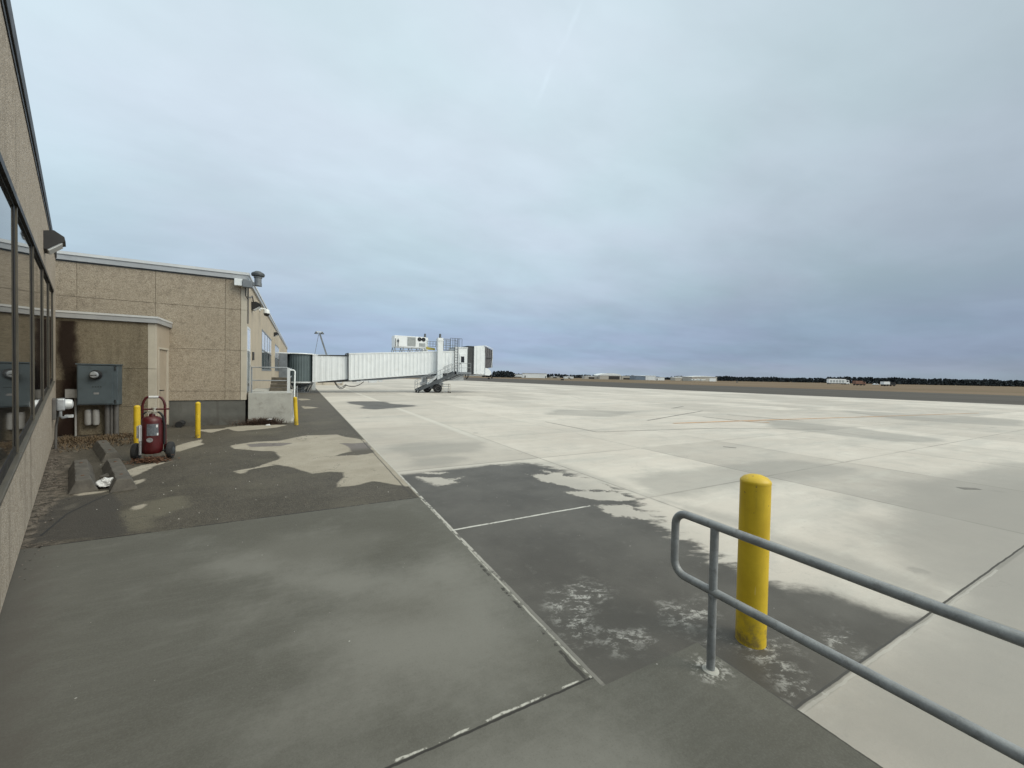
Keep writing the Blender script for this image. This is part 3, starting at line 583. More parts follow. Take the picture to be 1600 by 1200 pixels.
for a, b in zip(edges, edges[1:]):
    fr = MB(wf); fr.use('bronze'); a2, b2 = a+.004, b-.004
    wbox(fr, a2, a2+.05, -.14, .007, off(SILL, .002), off(HEAD, -.002)); wbox(fr, b2-.12, b2, -.14, .007, off(SILL, .002), off(HEAD, -.002))
    wbox(fr, a2+.05, b2-.12, -.14, .0065, off(HEAD, -.075), off(HEAD, -.002)); wbox(fr, a2+.05, b2-.12, -.14, .0065, off(SILL, .002), off(SILL, .085))
    fr.use('bronzelight'); wbox(fr, b2-.03, b2-.002, .0075, .02, off(SILL, .01), off(HEAD, -.01))  # fin edge catching the sky, put into a lighter colour
    fr.use('bronze'); wbox(fr, a2, b2, .0075, .03, off(HEAD, -.06), off(HEAD, -.004))
    f_ = fr.build('window', None, wing)
    wbox(MB(wf), a2+.045, b2-.115, -.02, .003, off(SILL, .08), off(HEAD, -.07)).build('pane', 'glass', f_)
    wbox(MB(wf), a2, b2, -.06, .04, off(SILL, -.03), SILL, .006).build('sill', 'bronzelight', f_)

# wall-pack floodlight on the wing
def wallpack(name, place, label, scale=1.):
    "hooded lamp: dark housing, sloping visor, clear lens looking down"
    t_ = thing(name, place(0, 0, 0), label, 'wall light', 'hooded lamps on the terminal walls')
    s = scale
    pr = [(0, .15), (.17, .19), (.34, .10), (.36, .02), (.30, .0), (.06, -.17), (0, -.17)]
    g = MB(); w_ = .21*s
    A = [g._v(place(-w_, o*s, z*s)) for o, z in pr]; B = [g._v(place(w_, o*s, z*s)) for o, z in pr]; k = len(pr)
    g.bm.faces.new(A); g.bm.faces.new(B)
    for i in range(k): g.bm.faces.new((A[i], A[(i+1) % k], B[(i+1) % k], B[i]))
    g.build('housing', 'black', t_)
    g = MB(); q = [(.305, .0), (.31, -.03), (.09, -.19), (.06, -.17)]
    A = [g._v(place(-w_*.86, o*s, z*s)) for o, z in q]; B = [g._v(place(w_*.86, o*s, z*s)) for o, z in q]
    g.bm.faces.new(A); g.bm.faces.new(B)
    for i in range(4): g.bm.faces.new((A[i], A[(i+1) % 4], B[(i+1) % 4], B[i]))
    g.build('lens', 'whitemetal', t_)
    return t_
wallpack('wall_light', lambda a, o, z: wf(5.75+a*1.5, o, 3.86+z*1.35), 'large black hooded lamp high on the near windowed wing', .66)
# gas meter on the wing
gm = thing('gas_meter', wf(8.75, 0, .9), 'small pale metal gas meter low on the wing beside the corner', 'meter')
g = MB(wf); g.box(8.5, 9.0, 0, .06, .68, 1.12, .015); g.build('mounting_plate', 'conduit', gm)
g = MB(wf); g.box(8.56, 8.94, .06, .19, .86, 1.12, .03); g.build('body', 'aluminium', gm)
cg = wf(8.75, .19, .99); g = MB()
d_ = WN; 
g.tube([Vector(cg), Vector(cg)+d_*.05, Vector(cg)+d_*.10, Vector(cg)+d_*.12], [.11, .11, .095, .04], 20); g.build('dial_cover', 'whitemetal', gm)
g = MB(); g.tube([wf(8.62, .12, .88), wf(8.62, .12, .74), wf(8.66, .15, .70), wf(8.9, .22, .70)], .026, 10); g.build('pipe', 'aluminium', gm)
g = MB(); g.tube([wf(8.88, .10, .88), wf(8.88, .05, .5), wf(8.88, .04, 0)], .022, 10); g.build('riser', 'conduit', gm)
g = MB(); g.box(-.06, .06, -.04, .04, -.03, .03)
bmesh.ops.translate(g.bm, verts=g.bm.verts, vec=wf(8.9, .24, .71)); g.build('valve', 'whitemetal', gm)

# ---------------------------------------------------------------- low annex in the corner
AY, AX = 14.55, -3.6
annex = thing('utility_annex', (-4.6, 15.2, 0), 'low dark-stained annex in the corner with a narrow tan side door', 'building')
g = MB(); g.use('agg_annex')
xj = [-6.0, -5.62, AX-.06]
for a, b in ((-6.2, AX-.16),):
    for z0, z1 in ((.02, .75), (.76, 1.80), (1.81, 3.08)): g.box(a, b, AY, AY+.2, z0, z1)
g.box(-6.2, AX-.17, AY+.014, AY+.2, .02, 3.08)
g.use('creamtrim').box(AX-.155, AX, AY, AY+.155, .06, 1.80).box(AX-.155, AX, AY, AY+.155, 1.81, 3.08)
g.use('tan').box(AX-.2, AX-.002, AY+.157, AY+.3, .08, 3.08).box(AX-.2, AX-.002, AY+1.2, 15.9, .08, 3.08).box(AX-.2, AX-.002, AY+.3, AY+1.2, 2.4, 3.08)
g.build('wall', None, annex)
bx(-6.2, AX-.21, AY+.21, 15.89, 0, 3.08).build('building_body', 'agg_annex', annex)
bx(-6.2, AX+.0, AY+.02, 15.89, -.05, .06).build('plinth', 'foundation', annex)
g = MB(); g.use('flash').box(-6.2, AX+.07, AY-.07, AY+.12, 3.09, 3.21).box(AX-.12, AX+.07, AY+.12, 15.89, 3.09, 3.21)
g.use('flashtop').box(-6.2, AX+.085, AY-.085, AY+.14, 3.212, 3.27, .006).box(AX-.14, AX+.085, AY+.142, 15.89, 3.212, 3.27, .006); g.build('roof_coping', None, annex)
bx(-6.2, AX-.13, AY+.15, 15.89, 3.1, 3.2).build('roof', 'darkgrey', annex)
g = MB(); g.box(AX-.16, AX-.03, AY+.33, AY+1.17, .12, 2.38); dr = g.build('door', 'tan', annex)
g = MB(); g.beam((AX-.03, AY+.42, 1.18), (AX+.05, AY+.42, 1.18), .03); g.beam((AX+.05, AY+.40, 1.18), (AX+.05, AY+.58, 1.18), .025); g.build('handle', 'black', dr)
g = MB(); g.use('creamtrim').box(AX-.1, AX+.012, AY+.28, AY+.325, .1, 2.44).box(AX-.1, AX+.012, AY+1.175, AY+1.22, .1, 2.44).box(AX-.1, AX+.012, AY+.325, AY+1.175, 2.385, 2.44); g.build('door_frame', None, annex)
# electricity cabinet, boxes and pipes on the annex
mc = thing('meter_cabinet', (-4.68, AY, .84), 'large blue-grey steel electricity cabinet with a round meter on the annex wall', 'cabinet')
g = MB(); g.box(-5.07, -4.29, AY-.30, AY-.004, .83, 1.88, .008); g.box(-5.09, -4.27, AY-.33, AY-.004, 1.882, 1.91); g.build('enclosure', 'cabinet', mc)
bx(-5.045, -4.385, AY-.318, AY-.3005, .86, 1.86, .004).build('door_panel', 'cabinet', mc)
for z_ in (.92, 1.80):
    g = MB(); g.tube([(-4.335, AY-.315, z_-.05), (-4.335, AY-.315, z_+.05)], .015, 8); g.build('hinge', 'black', mc)
g = MB(); g.lathe((-4.70, AY-.318, 1.62), [(.125, 0), (.125, -.03), (.11, -.035), (.10, -.1), (.085, -.13), (.02, -.14)], 24, 'Y'); mt_ = g.build('meter', 'black', mc)
g = MB(); g.lathe((-4.70, AY-.42, 1.62), [(.088, 0), (.088, -.03), (.07, -.055), (.01, -.06)], 24, 'Y'); g.build('dial', 'aluminium', mt_)
bx(-4.76, -4.64, AY-.49, AY-.481, 1.605, 1.62).build('display', 'black', mt_)
bx(-4.75, -4.65, AY-.322, AY-.319, 1.11, 1.16).build('label_plate', 'silver', mc)
g = MB()
for i in range(4): g.box(-4.78+.05*i, -4.75+.05*i, AY-.3215, AY-.319, 1.295, 1.315)
g.build('lettering', 'black', mc)
for x_ in (-4.545, -4.37, -4.46):
    g = MB(); g.tube([(x_, AY-.14, .83), (x_, AY-.14, 0)], .055 if x_ != -4.46 else .035, 12); g.build('conduit', 'conduit', mc)
for i, x_ in enumerate((-4.93, -4.78)):
    p_ = thing('pipe_cover', (x_, AY-.1, .3), ('dull white capped pipe under the cabinet, nearer the wing', 'brighter white capped pipe under the cabinet, nearer the grey conduits')[i], 'pipe', 'white capped pipes below the cabinet')
    g = MB(); g.lathe((x_, AY-.1, 0), [(.02, .27), (.06, .29), (.07, .34), (.07, .64), (.055, .69), (.02, .70)], 18); g.build('sleeve', 'pipewhite', p_)
    g = MB(); g.box(x_-.03, x_+.03, AY-.06, AY, .46, .50); g.build('bracket', 'conduit', p_)
jb = thing('junction_box', (-5.23, AY, 1.0), 'small grey-brown junction box on a thin conduit against the dark stain', 'box')
bx(-5.35, -5.11, AY-.14, AY-.004, 1.0, 1.24, .008).build('enclosure', 'conduit', jb)
bx(-5.34, -5.12, AY-.152, AY-.1405, 1.01, 1.23).build('lid', 'pipewhite', jb)
g = MB(); g.tube([(-5.18, AY-.06, 1.0), (-5.18, AY-.06, 0)], .022, 10); g.build('conduit', 'pipewhite', jb)

# ---------------------------------------------------------------- main terminal building
MY, MX, MT = 15.9, -1.6, 4.84
YE = 62
term = thing('terminal_building', (-5, 30, 0), 'long tan terminal building behind the annex, white-topped roofline running to the jet bridge', 'building')
g = MB(); g.use('agg')
vx = [-9, -5.65, -3.93, -2.18, -1.76]; hz = [.82, 1.12, 2.47, 3.83, MT]
for a, b in zip(vx, vx[1:]):
    for z0, z1 in zip(hz, hz[1:]): g.box(a+.006, b-.006, MY, MY+.2, z0+.006, z1-.006)
g.box(-9, -1.78, MY+.016, MY+.2, .82, MT)
g.use('creamtrim')
for z0, z1 in zip(hz, hz[1:]): g.box(-1.754, MX, MY+.001, MY+.2, z0+.004, z1-.004)
# side wall towards the apron, with openings
g.use('cream')
def wallx(y0, y1, z0, z1): g.box(MX-.2, MX-.001, y0, y1, z0, z1)
wallx(16.1, YE, 3.78, MT); wallx(16.1, YE, .82, 1.04); wallx(16.1, 16.16, 1.04, 3.78); wallx(16.16, 17.1, 3.28, 3.78)
wallx(17.1, 21.9, 1.04, 3.78); wallx(21.9, 29, 1.04, 1.82); wallx(29, 31.5, 1.04, 3.78); wallx(31.5, 38.6, 1.04, 1.82); wallx(38.6, YE, 1.04, 3.78)
g.build('wall', None, term)
bx(-9, MX-.4, MY+.21, YE, .8, MT-.02).build('building_body', 'cream', term)
bx(-9, MX-.03, MY+.03, YE, -.05, .82).build('foundation', 'foundation', term)
g = MB(); g.use('flash').box(-9, MX+.06, MY-.06, MY+.2, MT, MT+.14).box(MX-.2, MX+.06, MY+.2, YE, MT, MT+.14)
g.use('flashtop').box(-9, MX+.085, MY-.085, MY+.25, MT+.142, MT+.235, .008).box(MX-.25, MX+.085, MY+.252, YE, MT+.142, MT+.235, .008)
g.use('darkgrey').box(-9, MX+.02, MY-.02, MY+.1, MT-.035, MT-.002); g.build('roof_coping', None, term)
bx(-9, MX-.26, MY+.26, YE, MT-.01, MT+.1).build('roof', 'darkgrey', term)
g = MB(); g.box(MX-.12, MX-.012, 16.192, 17.068, 1.05, 2.488); td = g.build('door', 'midgrey', term)
bx(MX-.05, MX-.008, 16.28, 16.98, 1.25, 2.42).build('pane', 'paneblue', td)
g = MB(); g.beam((MX-.05, 17.0, 1.98), (MX+.03, 17.0, 1.98), .03); g.beam((MX+.03, 17.0, 1.98), (MX+.03, 16.86, 1.98), .025); g.build('handle', 'chrome', td)
bx(MX-.06, MX-.006, 16.192, 17.068, 2.552, 3.258).build('transom', 'panepale', term)
g = MB(); g.use('whitemetal').box(MX-.1, MX+.003, 16.14, 16.19, 1.04, 3.3).box(MX-.1, MX+.003, 17.07, 17.13, 1.04, 3.3).box(MX-.1, MX+.002, 16.19, 17.07, 2.49, 2.55).box(MX-.1, MX+.002, 16.19, 17.07, 3.26, 3.33); g.build('door_frame', None, term)
def sidewin(y0, y1, n):
    for i in range(n):
        a = y0+(y1-y0)*i/n; b = y0+(y1-y0)*(i+1)/n
        g = MB(); g.use('midgrey').box(MX-.12, MX+.006, a, a+.07, 1.82, 3.78).box(MX-.12, MX+.01, a+.07, b, 3.71, 3.78).box(MX-.12, MX+.01, a+.07, b, 1.82, 1.90).box(MX-.12, MX+.012, a+.07, b, 2.79, 2.84)
        f_ = g.build('window', None, term)
        bx(MX-.03, MX-.004, a+.06, b-.002, 2.83, 3.72).build('upper_pane', 'panepale', f_)
        bx(MX-.03, MX-.004, a+.06, b-.002, 1.89, 2.80).build('lower_pane', 'paneblue', f_)
sidewin(21.92, 28.98, 4); sidewin(31.52, 38.58, 4)
for y_ in (29.8, 30.9): bx(MX, MX+.09, y_, y_+.1, .9, 4.0).build('downpipe', 'creamtrim', term)
g = MB(); g.use('black').box(MX, MX+.04, 17.75, 18.15, 2.22, 2.52); sg = g.build('wall_plaque', None, None, (MX, 17.95, 2.37)); tag(sg, 'small dark square plaque beside the raised door', 'sign')
ins = bx(MX+.04, MX+.044, 17.82, 18.08, 2.28, 2.46).build('plaque_face', 'wood', sg)
def side_place(y, z): return lambda a, o, zz_: (MX+o, y+a, z+zz_)
wallpack('wall_light', side_place(17.5, 4.2), 'dark hooded lamp by the near corner of the terminal side wall', .85)
wallpack('wall_light', side_place(31.4, 4.32), 'dark hooded lamp further along the terminal side wall, above the windows', .8)
# conduit loop from the corner to the lamp
cd_ = MB(); cd_.tube([(MX+.03, 16.05, 4.8), (MX+.03, 16.05, 3.4)], .02, 8); cd_.tube([(MX+.03, 16.05, 4.3), (MX+.06, 16.5, 4.36), (MX+.06, 17.0, 4.5), (MX+.06, 17.4, 4.36)], .02, 8)
tag(cd_.build('conduit', 'conduit', None, (MX, 16.05, 4.0)), 'thin grey conduit running down the terminal corner to the lamp', 'conduit')
CY = 20.6
dm = thing('security_camera', (MX, CY, 4.55), 'white dome security camera on a bracket under the terminal roof edge', 'camera')
g = MB(); g.beam((MX, CY, 4.56), (MX+.24, CY, 4.56), .06); g.box(MX-.0, MX+.03, CY-.1, CY+.1, 4.45, 4.66); g.build('bracket', 'white', dm)
g = MB(); g.lathe((MX+.27, CY, 4.36), [(.03, .19), (.10, .16), (.125, .06), (.125, 0)], 18); g.build('housing', 'white', dm)
g = MB(); g.lathe((MX+.27, CY, 4.36), [(.11, -.002), (.105, -.06), (.08, -.10), (.02, -.125)], 18); g.build('dome', 'black', dm)
# siren / vent head on the corner bracket
sr = thing('roof_siren', (MX+.2, MY-.1, 4.7), 'grey mushroom-capped siren on an arm at the terminal roof corner', 'siren')
bx(-1.92, -1.70, MY-.20, MY-.002, 4.60, 4.82, .01).build('control_box', 'white', sr)
g = MB(); g.box(-1.69, -1.42, MY-.24, MY-.04, 4.56, 4.80, .015); g.beam((-1.45, MY-.14, 4.70), (-1.16, MY-.14, 4.70), .11); g.build('arm', 'midgrey', sr)
g = MB(); g.lathe((-1.27, MY-.14, 4.66), [(.10, 0), (.105, .24), (.125, .26), (.125, .30)], 20); g.build('motor_housing', 'midgrey', sr)
g = MB(); g.lathe((-1.27, MY-.14, 4.96), [(.10, 0), (.185, .02), (.20, .075), (.18, .12), (.10, .165), (.08, .18), (.02, .19)], 20); g.build('cap', 'darkgrey', sr)
g = MB(); g.tube([(-1.62, MY-.1, 4.58), (-1.62, MY-.08, 4.3), (-1.56, MY-.02, 4.2)], .015, 8); g.build('cable', 'black', sr)

# concrete landing with steps and rails by the raised door
ld = thing('entrance_landing', (-.9, 17, 0), 'pale grey concrete landing block with timber steps at the terminal corner', 'landing')
g = MB(); g.box(-1.55, -.26, 15.97, 19.2, -.04, 1.05, .012); g.build('block', 'limewash', ld)
bx(-.30, -.20, 15.95, 19.2, -.04, .06).build('footing', 'limewash', ld)
for i in range(4):
    g = MB(); g.box(-1.02, -.34, 17.6+.32*i, 18.0+.32*i, 1.05+.13*i, 1.05+.13*(i+1)-.012, .006); g.build('step', 'wood', ld)
g = MB(); A = [(-1.5, 16.2, 1.051), (-1.5, 20.4, 1.051), (-1.5, 20.4, 1.5)]
g.prism([(-1.58, 16.3), (-1.04, 17.4), (-1.04, 19.2), (-1.58, 19.2)], 1.052, 1.09); g.build('ramp_panel', 'limewash', ld)
gr = thing('guard_rail', (-.9, 16.05, 1.05), 'pale two-bar guard rail along the edge of the concrete landing', 'railing')
g = MB(); g.tube([(-1.46, 16.05, 1.05), (-1.46, 16.05, 1.93), (-.40, 16.05, 1.94), (-.36, 16.05, 1.9)], .022, 10); g.build('top_rail', 'galv', gr)
g = MB(); g.tube([(-1.46, 16.05, 1.48), (-.36, 16.05, 1.48)], .019, 10); g.build('mid_rail', 'galv', gr)
for x_ in (-1.46, -.36):
    g = MB(); g.box(x_-.045, x_+.045, 16.01, 16.10, 1.05, 1.93) if x_ > -1 else g.tube([(x_, 16.05, 1.05), (x_, 16.05, 1.93)], .024, 10); g.build('post', 'whitemetal' if x_ > -1 else 'galv', gr)
sr2 = thing('stair_rail', (-.2, 17.3, .8), 'pale pipe handrail dropping beside the landing towards the yellow bollard', 'railing')
g = MB(); g.tube([(-.38, 17.3, 1.86), (-.22, 17.3, 1.86), (-.18, 17.3, 1.82), (-.21, 17.3, .0)], .03, 10); g.build('post', 'white', sr2)
g = MB(); g.tube([(-.10, 17.0, 1.27), (-.10, 17.0, 0)], .022, 10); g.tube([(-.38, 17.5, 1.86), (-.36, 21.0, 1.95)], .02, 8); g.tube([(-.38, 17.5, 1.5), (-.36, 21.0, 1.6)], .018, 8); g.build('lower_rail', 'galv', sr2)

# ---------------------------------------------------------------- bollards
def bollard(x, y, r, h, label, lean=0.):
    t_ = thing('bollard', (x, y, 0), label, 'bollard', 'yellow steel bollards')
    g = MB(lambda a, b, c: (a+lean*c, b, c)); g.lathe((x, y, 0), [(r*1.0, -.05), (r, .02), (r, h-.045)], 36); g.build('post', 'yellow', t_)
    g = MB(lambda a, b, c: (a+lean*c, b, c)); g.lathe((x, y, h-.045), [(r*1.012, -.004), (r*1.015, .008), (r*.97, .016), (r*.78, .034), (r*.45, .047), (r*.02, .052)], 36); g.build('cap', 'yellow', t_)
    return t_
bollard(2.76, 1.57, .093, 1.15, 'big yellow bollard in the foreground behind the grey handrail')
bollard(-2.38, 13.11, .057, .95, 'slim yellow bollard in front of the grey foundation wall')
bollard(-3.33, 12.15, .060, .95, 'slim yellow bollard behind the red extinguisher')
bollard(-.10, 15.17, .060, .95, 'slightly leaning yellow bollard at the foot of the landing rail', -.05)

# ---------------------------------------------------------------- foreground handrail
hr = thing('handrail', (2.25, 1.52, 0), 'grey two-bar pipe handrail with a rounded end in the right foreground', 'railing')
def arc(cy, cz, r, a0, a1, n=7): return [(2.25, cy+r*math.cos(R(a0+(a1-a0)*i/n)), cz+r*math.sin(R(a0+(a1-a0)*i/n))) for i in range(n+1)]
RZ, MZ, YEND = .905, .495, 1.80; rb = .085
g = MB(); pts = [(2.25, y_, RZ) for y_ in np.linspace(-4.5, YEND-rb, 12)] + arc(YEND-rb, RZ-rb, rb, 90, 0)[1:] + arc(YEND-rb, MZ+rb, rb, 0, -90) + [(2.25, y_, MZ) for y_ in np.linspace(YEND-rb, -4.5, 12)][1:]
g.tube(pts, .0255, 20); g.build('rails', 'rail', hr)
for y_ in (1.515, -.35, -2.2, -4.0):
    g = MB(); g.tube([(2.25, y_, -.02), (2.25, y_, RZ-.012)], .0245, 18); p_ = g.build('post', 'rail', hr)
    g = MB(); g.lathe((2.25, y_, .0), [(.05, 0), (.048, .008), (.03, .014)], 20); g.build('grout_ring', 'limewash', p_)
    g = MB(); g.lathe((2.25, y_, MZ-.036), [(.0262, 0), (.0285, .012), (.0262, .022)], 18); g.build('weld', 'rail', p_)

# ---------------------------------------------------------------- wheeled extinguisher
EX, EY = -2.57, 10.2
ex = thing('wheeled_extinguisher', (EX, EY, 0), 'red wheeled fire extinguisher on two black tyres beside the slim bollard', 'extinguisher')
g = MB(); g.lathe((EX, EY, 0), [(.03, .12), (.135, .14), (.158, .18), (.162, .24), (.162, .77), (.152, .82), (.115, .855), (.05, .875), (.045, .92)], 28); tk = g.build('tank', 'red', ex)
g = MB()
for i in range(9):
    pass
def curved_plate(a0, a1, z0, z1, rr, mat, name, parent):
    g = MB(); n = 8; up, lo = [], []
    for i in range(n+1):
        a = R(a0+(a1-a0)*i/n); x_, y_ = EX+rr*math.sin(a), EY-rr*math.cos(a); up.append(g._v((x_, y_, z1))); lo.append(g._v((x_, y_, z0)))
    for i in range(n): g.bm.faces.new((lo[i], lo[i+1], up[i+1], up[i])).smooth = True
    return g.build(name, mat, parent, recalc=False)
curved_plate(-14, 48, .50, .73, .1655, 'labelgrey', 'label', tk)
curved_plate(33, 44, .66, .71, .168, 'plastic', 'sticker', tk); curved_plate(38, 47, .50, .55, .168, 'plastic', 'sticker', tk)
g = MB(); n_ = 16; ctr = None; vs_ = []
for i in range(n_):
    a = 2*math.pi*i/n_; an = .02+.3*math.cos(a)*1.0; vs_.append(g._v((EX+.1685*math.sin(an), EY-.1685*math.cos(an), .42+.045*math.sin(a))))
g.bm.faces.new(vs_); em = g.build('emblem', 'silver', tk, recalc=False)
g = MB(); hx = .172
g.tube([(EX-hx, EY+.12, .12), (EX-hx, EY+.1, 1.08), (EX-hx+.02, EY+.1, 1.16), (EX-hx+.05, EY+.1, 1.22), (EX-.09, EY+.1, 1.24), (EX+.09, EY+.1, 1.24), (EX+hx-.05, EY+.1, 1.22), (EX+hx-.02, EY+.1, 1.16), (EX+hx, EY+.1, 1.08), (EX+hx, EY+.12, .12)], .022, 10); fr_ = g.build('frame', 'red', ex)
g = MB(); g.tube([(EX-.075, EY+.1, 1.24), (EX+.075, EY+.1, 1.24)], .026, 12); g.build('grip_band', 'plastic', fr_)
g = MB(); g.tube([(EX-hx, EY+.09, 1.0), (EX+hx+.07, EY+.09, 1.0)], .016, 8); g.build('crossbar', 'red', fr_)
g = MB(); g.tube([(EX-hx, EY+.11, .3), (EX+hx, EY+.11, .3)], .018, 8); g.build('crossbar', 'red', fr_)
g = MB(); g.lathe((EX+.03, EY, .91), [(.035, 0), (.04, .05), (.025, .06), (.025, .11), (.05, .115), (.05, .13)], 14); g.beam((EX-.09, EY, .93), (EX+.11, EY, .95), .025); g.build('valve', 'chrome', ex)
g = MB(); g.tube([(EX+.1, EY-.02, .95), (EX+.14, EY-.05, .93), (EX+.175, EY-.04, .86), (EX+.185, EY, .7), (EX+.185, EY, .3)], .02, 10); g.tube([(EX-.05, EY, .93), (EX-.1, EY, .95), (EX-.14, EY, .9)], .014, 8); g.build('hose', 'black', ex)
g = MB(); g.lathe((EX-.03, EY-.05, .95), [(.03, -.012), (.03, .012)], 12, 'Y'); g.build('gauge', 'chrome', ex)
g = MB(); g.use('silver').box(EX-.15, EX-.112, EY-.20, EY-.16, .14, .40, .01); g.use('plastic').box(EX-.152, EX-.110, EY-.205, EY-.16, .402, .72, .01); g.box(EX-.19, EX-.158, EY-.17, EY-.12, .46, .70, .01); g.build('nozzle_holder', 'silver', ex)
for s_ in (-1, 1):
    cx = EX+s_*.262
    g = MB(); g.lathe((cx-.065, EY+.08, .168), [(.09, .015), (.14, .015), (.165, .03), (.17, .055), (.17, .075), (.165, .1), (.14, .115), (.09, .115)], 26, 'X'); wh = g.build('wheel', 'rubber', ex)
    g = MB(); g.lathe((cx-.05, EY+.08, .168), [(.015, -.02), (.085, .01), (.085, .09), (.015, .12)], 20, 'X'); g.build('rim', 'darkgrey', wh)
g = MB(); g.tube([(EX-.26, EY+.08, .168), (EX+.26, EY+.08, .168)], .018, 8); g.build('axle', 'darkgrey', ex)
g = MB(); g.box(EX-.12, EX+.17, EY-.22, EY+.1, .0, .045); g.build('foot_plate', 'rust', ex)

# ---------------------------------------------------------------- wheel stops stored on the ground
def wheel_stop(a, b, label):
    a, b = Vector((*a, 0)), Vector((*b, 0)); d = (b-a).normalized(); nrm = Vector((-d.y, d.x, 0)); L_ = (b-a).length
    fn = lambda s_, o, z: tuple(a+d*s_+nrm*o+Vector((0, 0, z)))
    t_ = thing('wheel_stop', fn(L_/2, 0, 0), label, 'wheel stop', 'concrete wheel stops left by the wing')
    g = MB(fn); g.hexa([(0,-.15,0),(L_,-.15,0),(L_,.15,0),(0,.15,0),(.07,-.075,.165),(L_-.07,-.075,.165),(L_-.07,.075,.165),(.07,.075,.165)], .012)
    bmesh.ops.subdivide_edges(g.bm, edges=[e for e in g.bm.edges if e.calc_length() > .3], cuts=12)
    for v in g.bm.verts: v.co += Vector((rnd.uniform(-1,1), rnd.uniform(-1,1), rnd.uniform(-1,.6)))*.004
    g.build('block', 'stopblock', t_)
    for q in (.45, L_-.45):
        g = MB(fn); g.lathe((0,0,0), [(.02, .158), (.02, .170)], 10)
        g2 = MB(); c_ = fn(q, 0, .162); g2.lathe(c_, [(.02, 0), (.022, .008), (.012, .012)], 10); g2.build('pin', 'rust', t_); g.bm.free()
wheel_stop((-2.74, 7.88), (-3.46, 9.85), 'grey concrete wheel stop nearest the window wall, lying left of its neighbour')
wheel_stop((-2.27, 7.76), (-3.0, 9.75), 'grey concrete wheel stop right of the crumpled white bag')
wheel_stop((-3.18, 10.3), (-3.98, 12.3), 'darker concrete wheel stop lying furthest back, nearest the electricity cabinet')

# crumpled bag
g = MB(); bmesh.ops.create_icosphere(g.bm, subdivisions=4, radius=1)
from mathutils import noise as mn
for v in g.bm.verts:
    p_ = v.co.copy(); k = 1+.35*mn.noise(p_*1.7)+.22*abs(mn.noise(p_*4.2+Vector((3,1,2))))+.08*mn.noise(p_*9)
    v.co = Vector((p_.x*.105*k, p_.y*.11*k, max(-.02, p_.z*.085*k)+.02)) + Vector((-2.57, 8.12, .03))
for f in g.bm.faces: f.smooth = False
tag(g.build('plastic_bag', 'plastic', None, (-2.57, 8.12, 0)), 'crumpled white bag lying between two concrete wheel stops', 'bag')
bk = MB(); bk.box(-2.78, -2.62, 8.5, 8.75, 0, .09, .01); tag(bk.build('broken_block', 'stopblock', None, (-2.7, 8.6, 0)), 'small broken grey concrete lump behind the white bag', 'rubble')
# drain pipe end at the annex corner
dp = thing('drain_pipe', (-3.3, 15.4, 0), 'black open drain pipe end at the foot of the foundation wall', 'pipe')
g = MB(); g.tube([(-3.28, 15.92, .12), (-3.3, 15.62, .09)], .085, 18); g.build('pipe', 'rubber', dp)
g = MB(); g.tube([(-3.3, 15.63, .09), (-3.3, 15.60, .09)], .097, 18); g.build('collar', 'black', dp)

# ---------------------------------------------------------------- passenger boarding bridge
BY = 39.4
jet = thing('jet_bridge', (9, BY, 0), 'white ribbed passenger boarding bridge reaching out from the terminal over the apron', 'jet bridge')
# rotunda
g = MB(); n_ = 64; prof = []
for j in range(n_):
    a = 2*math.pi*j/n_; r_ = 1.02+(.025 if j % 2 else 0); prof.append((.03+r_*math.cos(a), 39.6+r_*math.sin(a)))
g.prism(prof, .97, 3.34); rot = g.build('rotunda_curtain', 'curtain', jet)
g = MB(); g.lathe((.03, 39.6, 3.34), [(1.02, 0), (1.2, .0), (1.22, .03), (1.2, .07), (.9, .10), (.1, .11)], 40); g.box(-1.6, -.6, 38.7, 40.5, 3.345, 3.43, .02); g.build('rotunda_roof', 'white', jet)
g = MB(); g.lathe((.03, 39.6, .80), [(1.0, 0), (1.1, .04), (1.1, .15), (1.0, .165)], 40); g.build('rotunda_floor', 'whitemetal', jet)
g = MB(); g.lathe((.05, 39.6, -.02), [(.62, 0), (.62, .06), (.3, .08), (.3, .5), (.5, .62), (.85, .74), (.9, .80)], 28); g.build('rotunda_column', 'midgrey', jet)
g = MB()
for a in range(0, 360, 45): g.beam((.05+.55*math.cos(R(a)), 39.6+.55*math.sin(R(a)), .02), (.05+.95*math.cos(R(a)), 39.6+.95*math.sin(R(a)), .78), .07)
g.tube([(-.7, 38.9, .75), (-.4, 38.8, .35), (.1, 38.85, .3), (.5, 38.8, .55), (.9, 38.9, .75)], .04, 8); g.tube([(-.9, 38.9, .7), (-.6, 38.7, .15), (.3, 38.7, .12), (.7, 38.8, .6)], .035, 8); g.build('brace', 'darkgrey', jet)
g = MB(); g.box(-1.59, -.98, 38.65, 40.4, .9, 3.34); g.use('midgrey').box(-1.585, -.98, 38.60, 38.645, .9, 1.5); g.build('wall_link', 'whitemetal', jet)
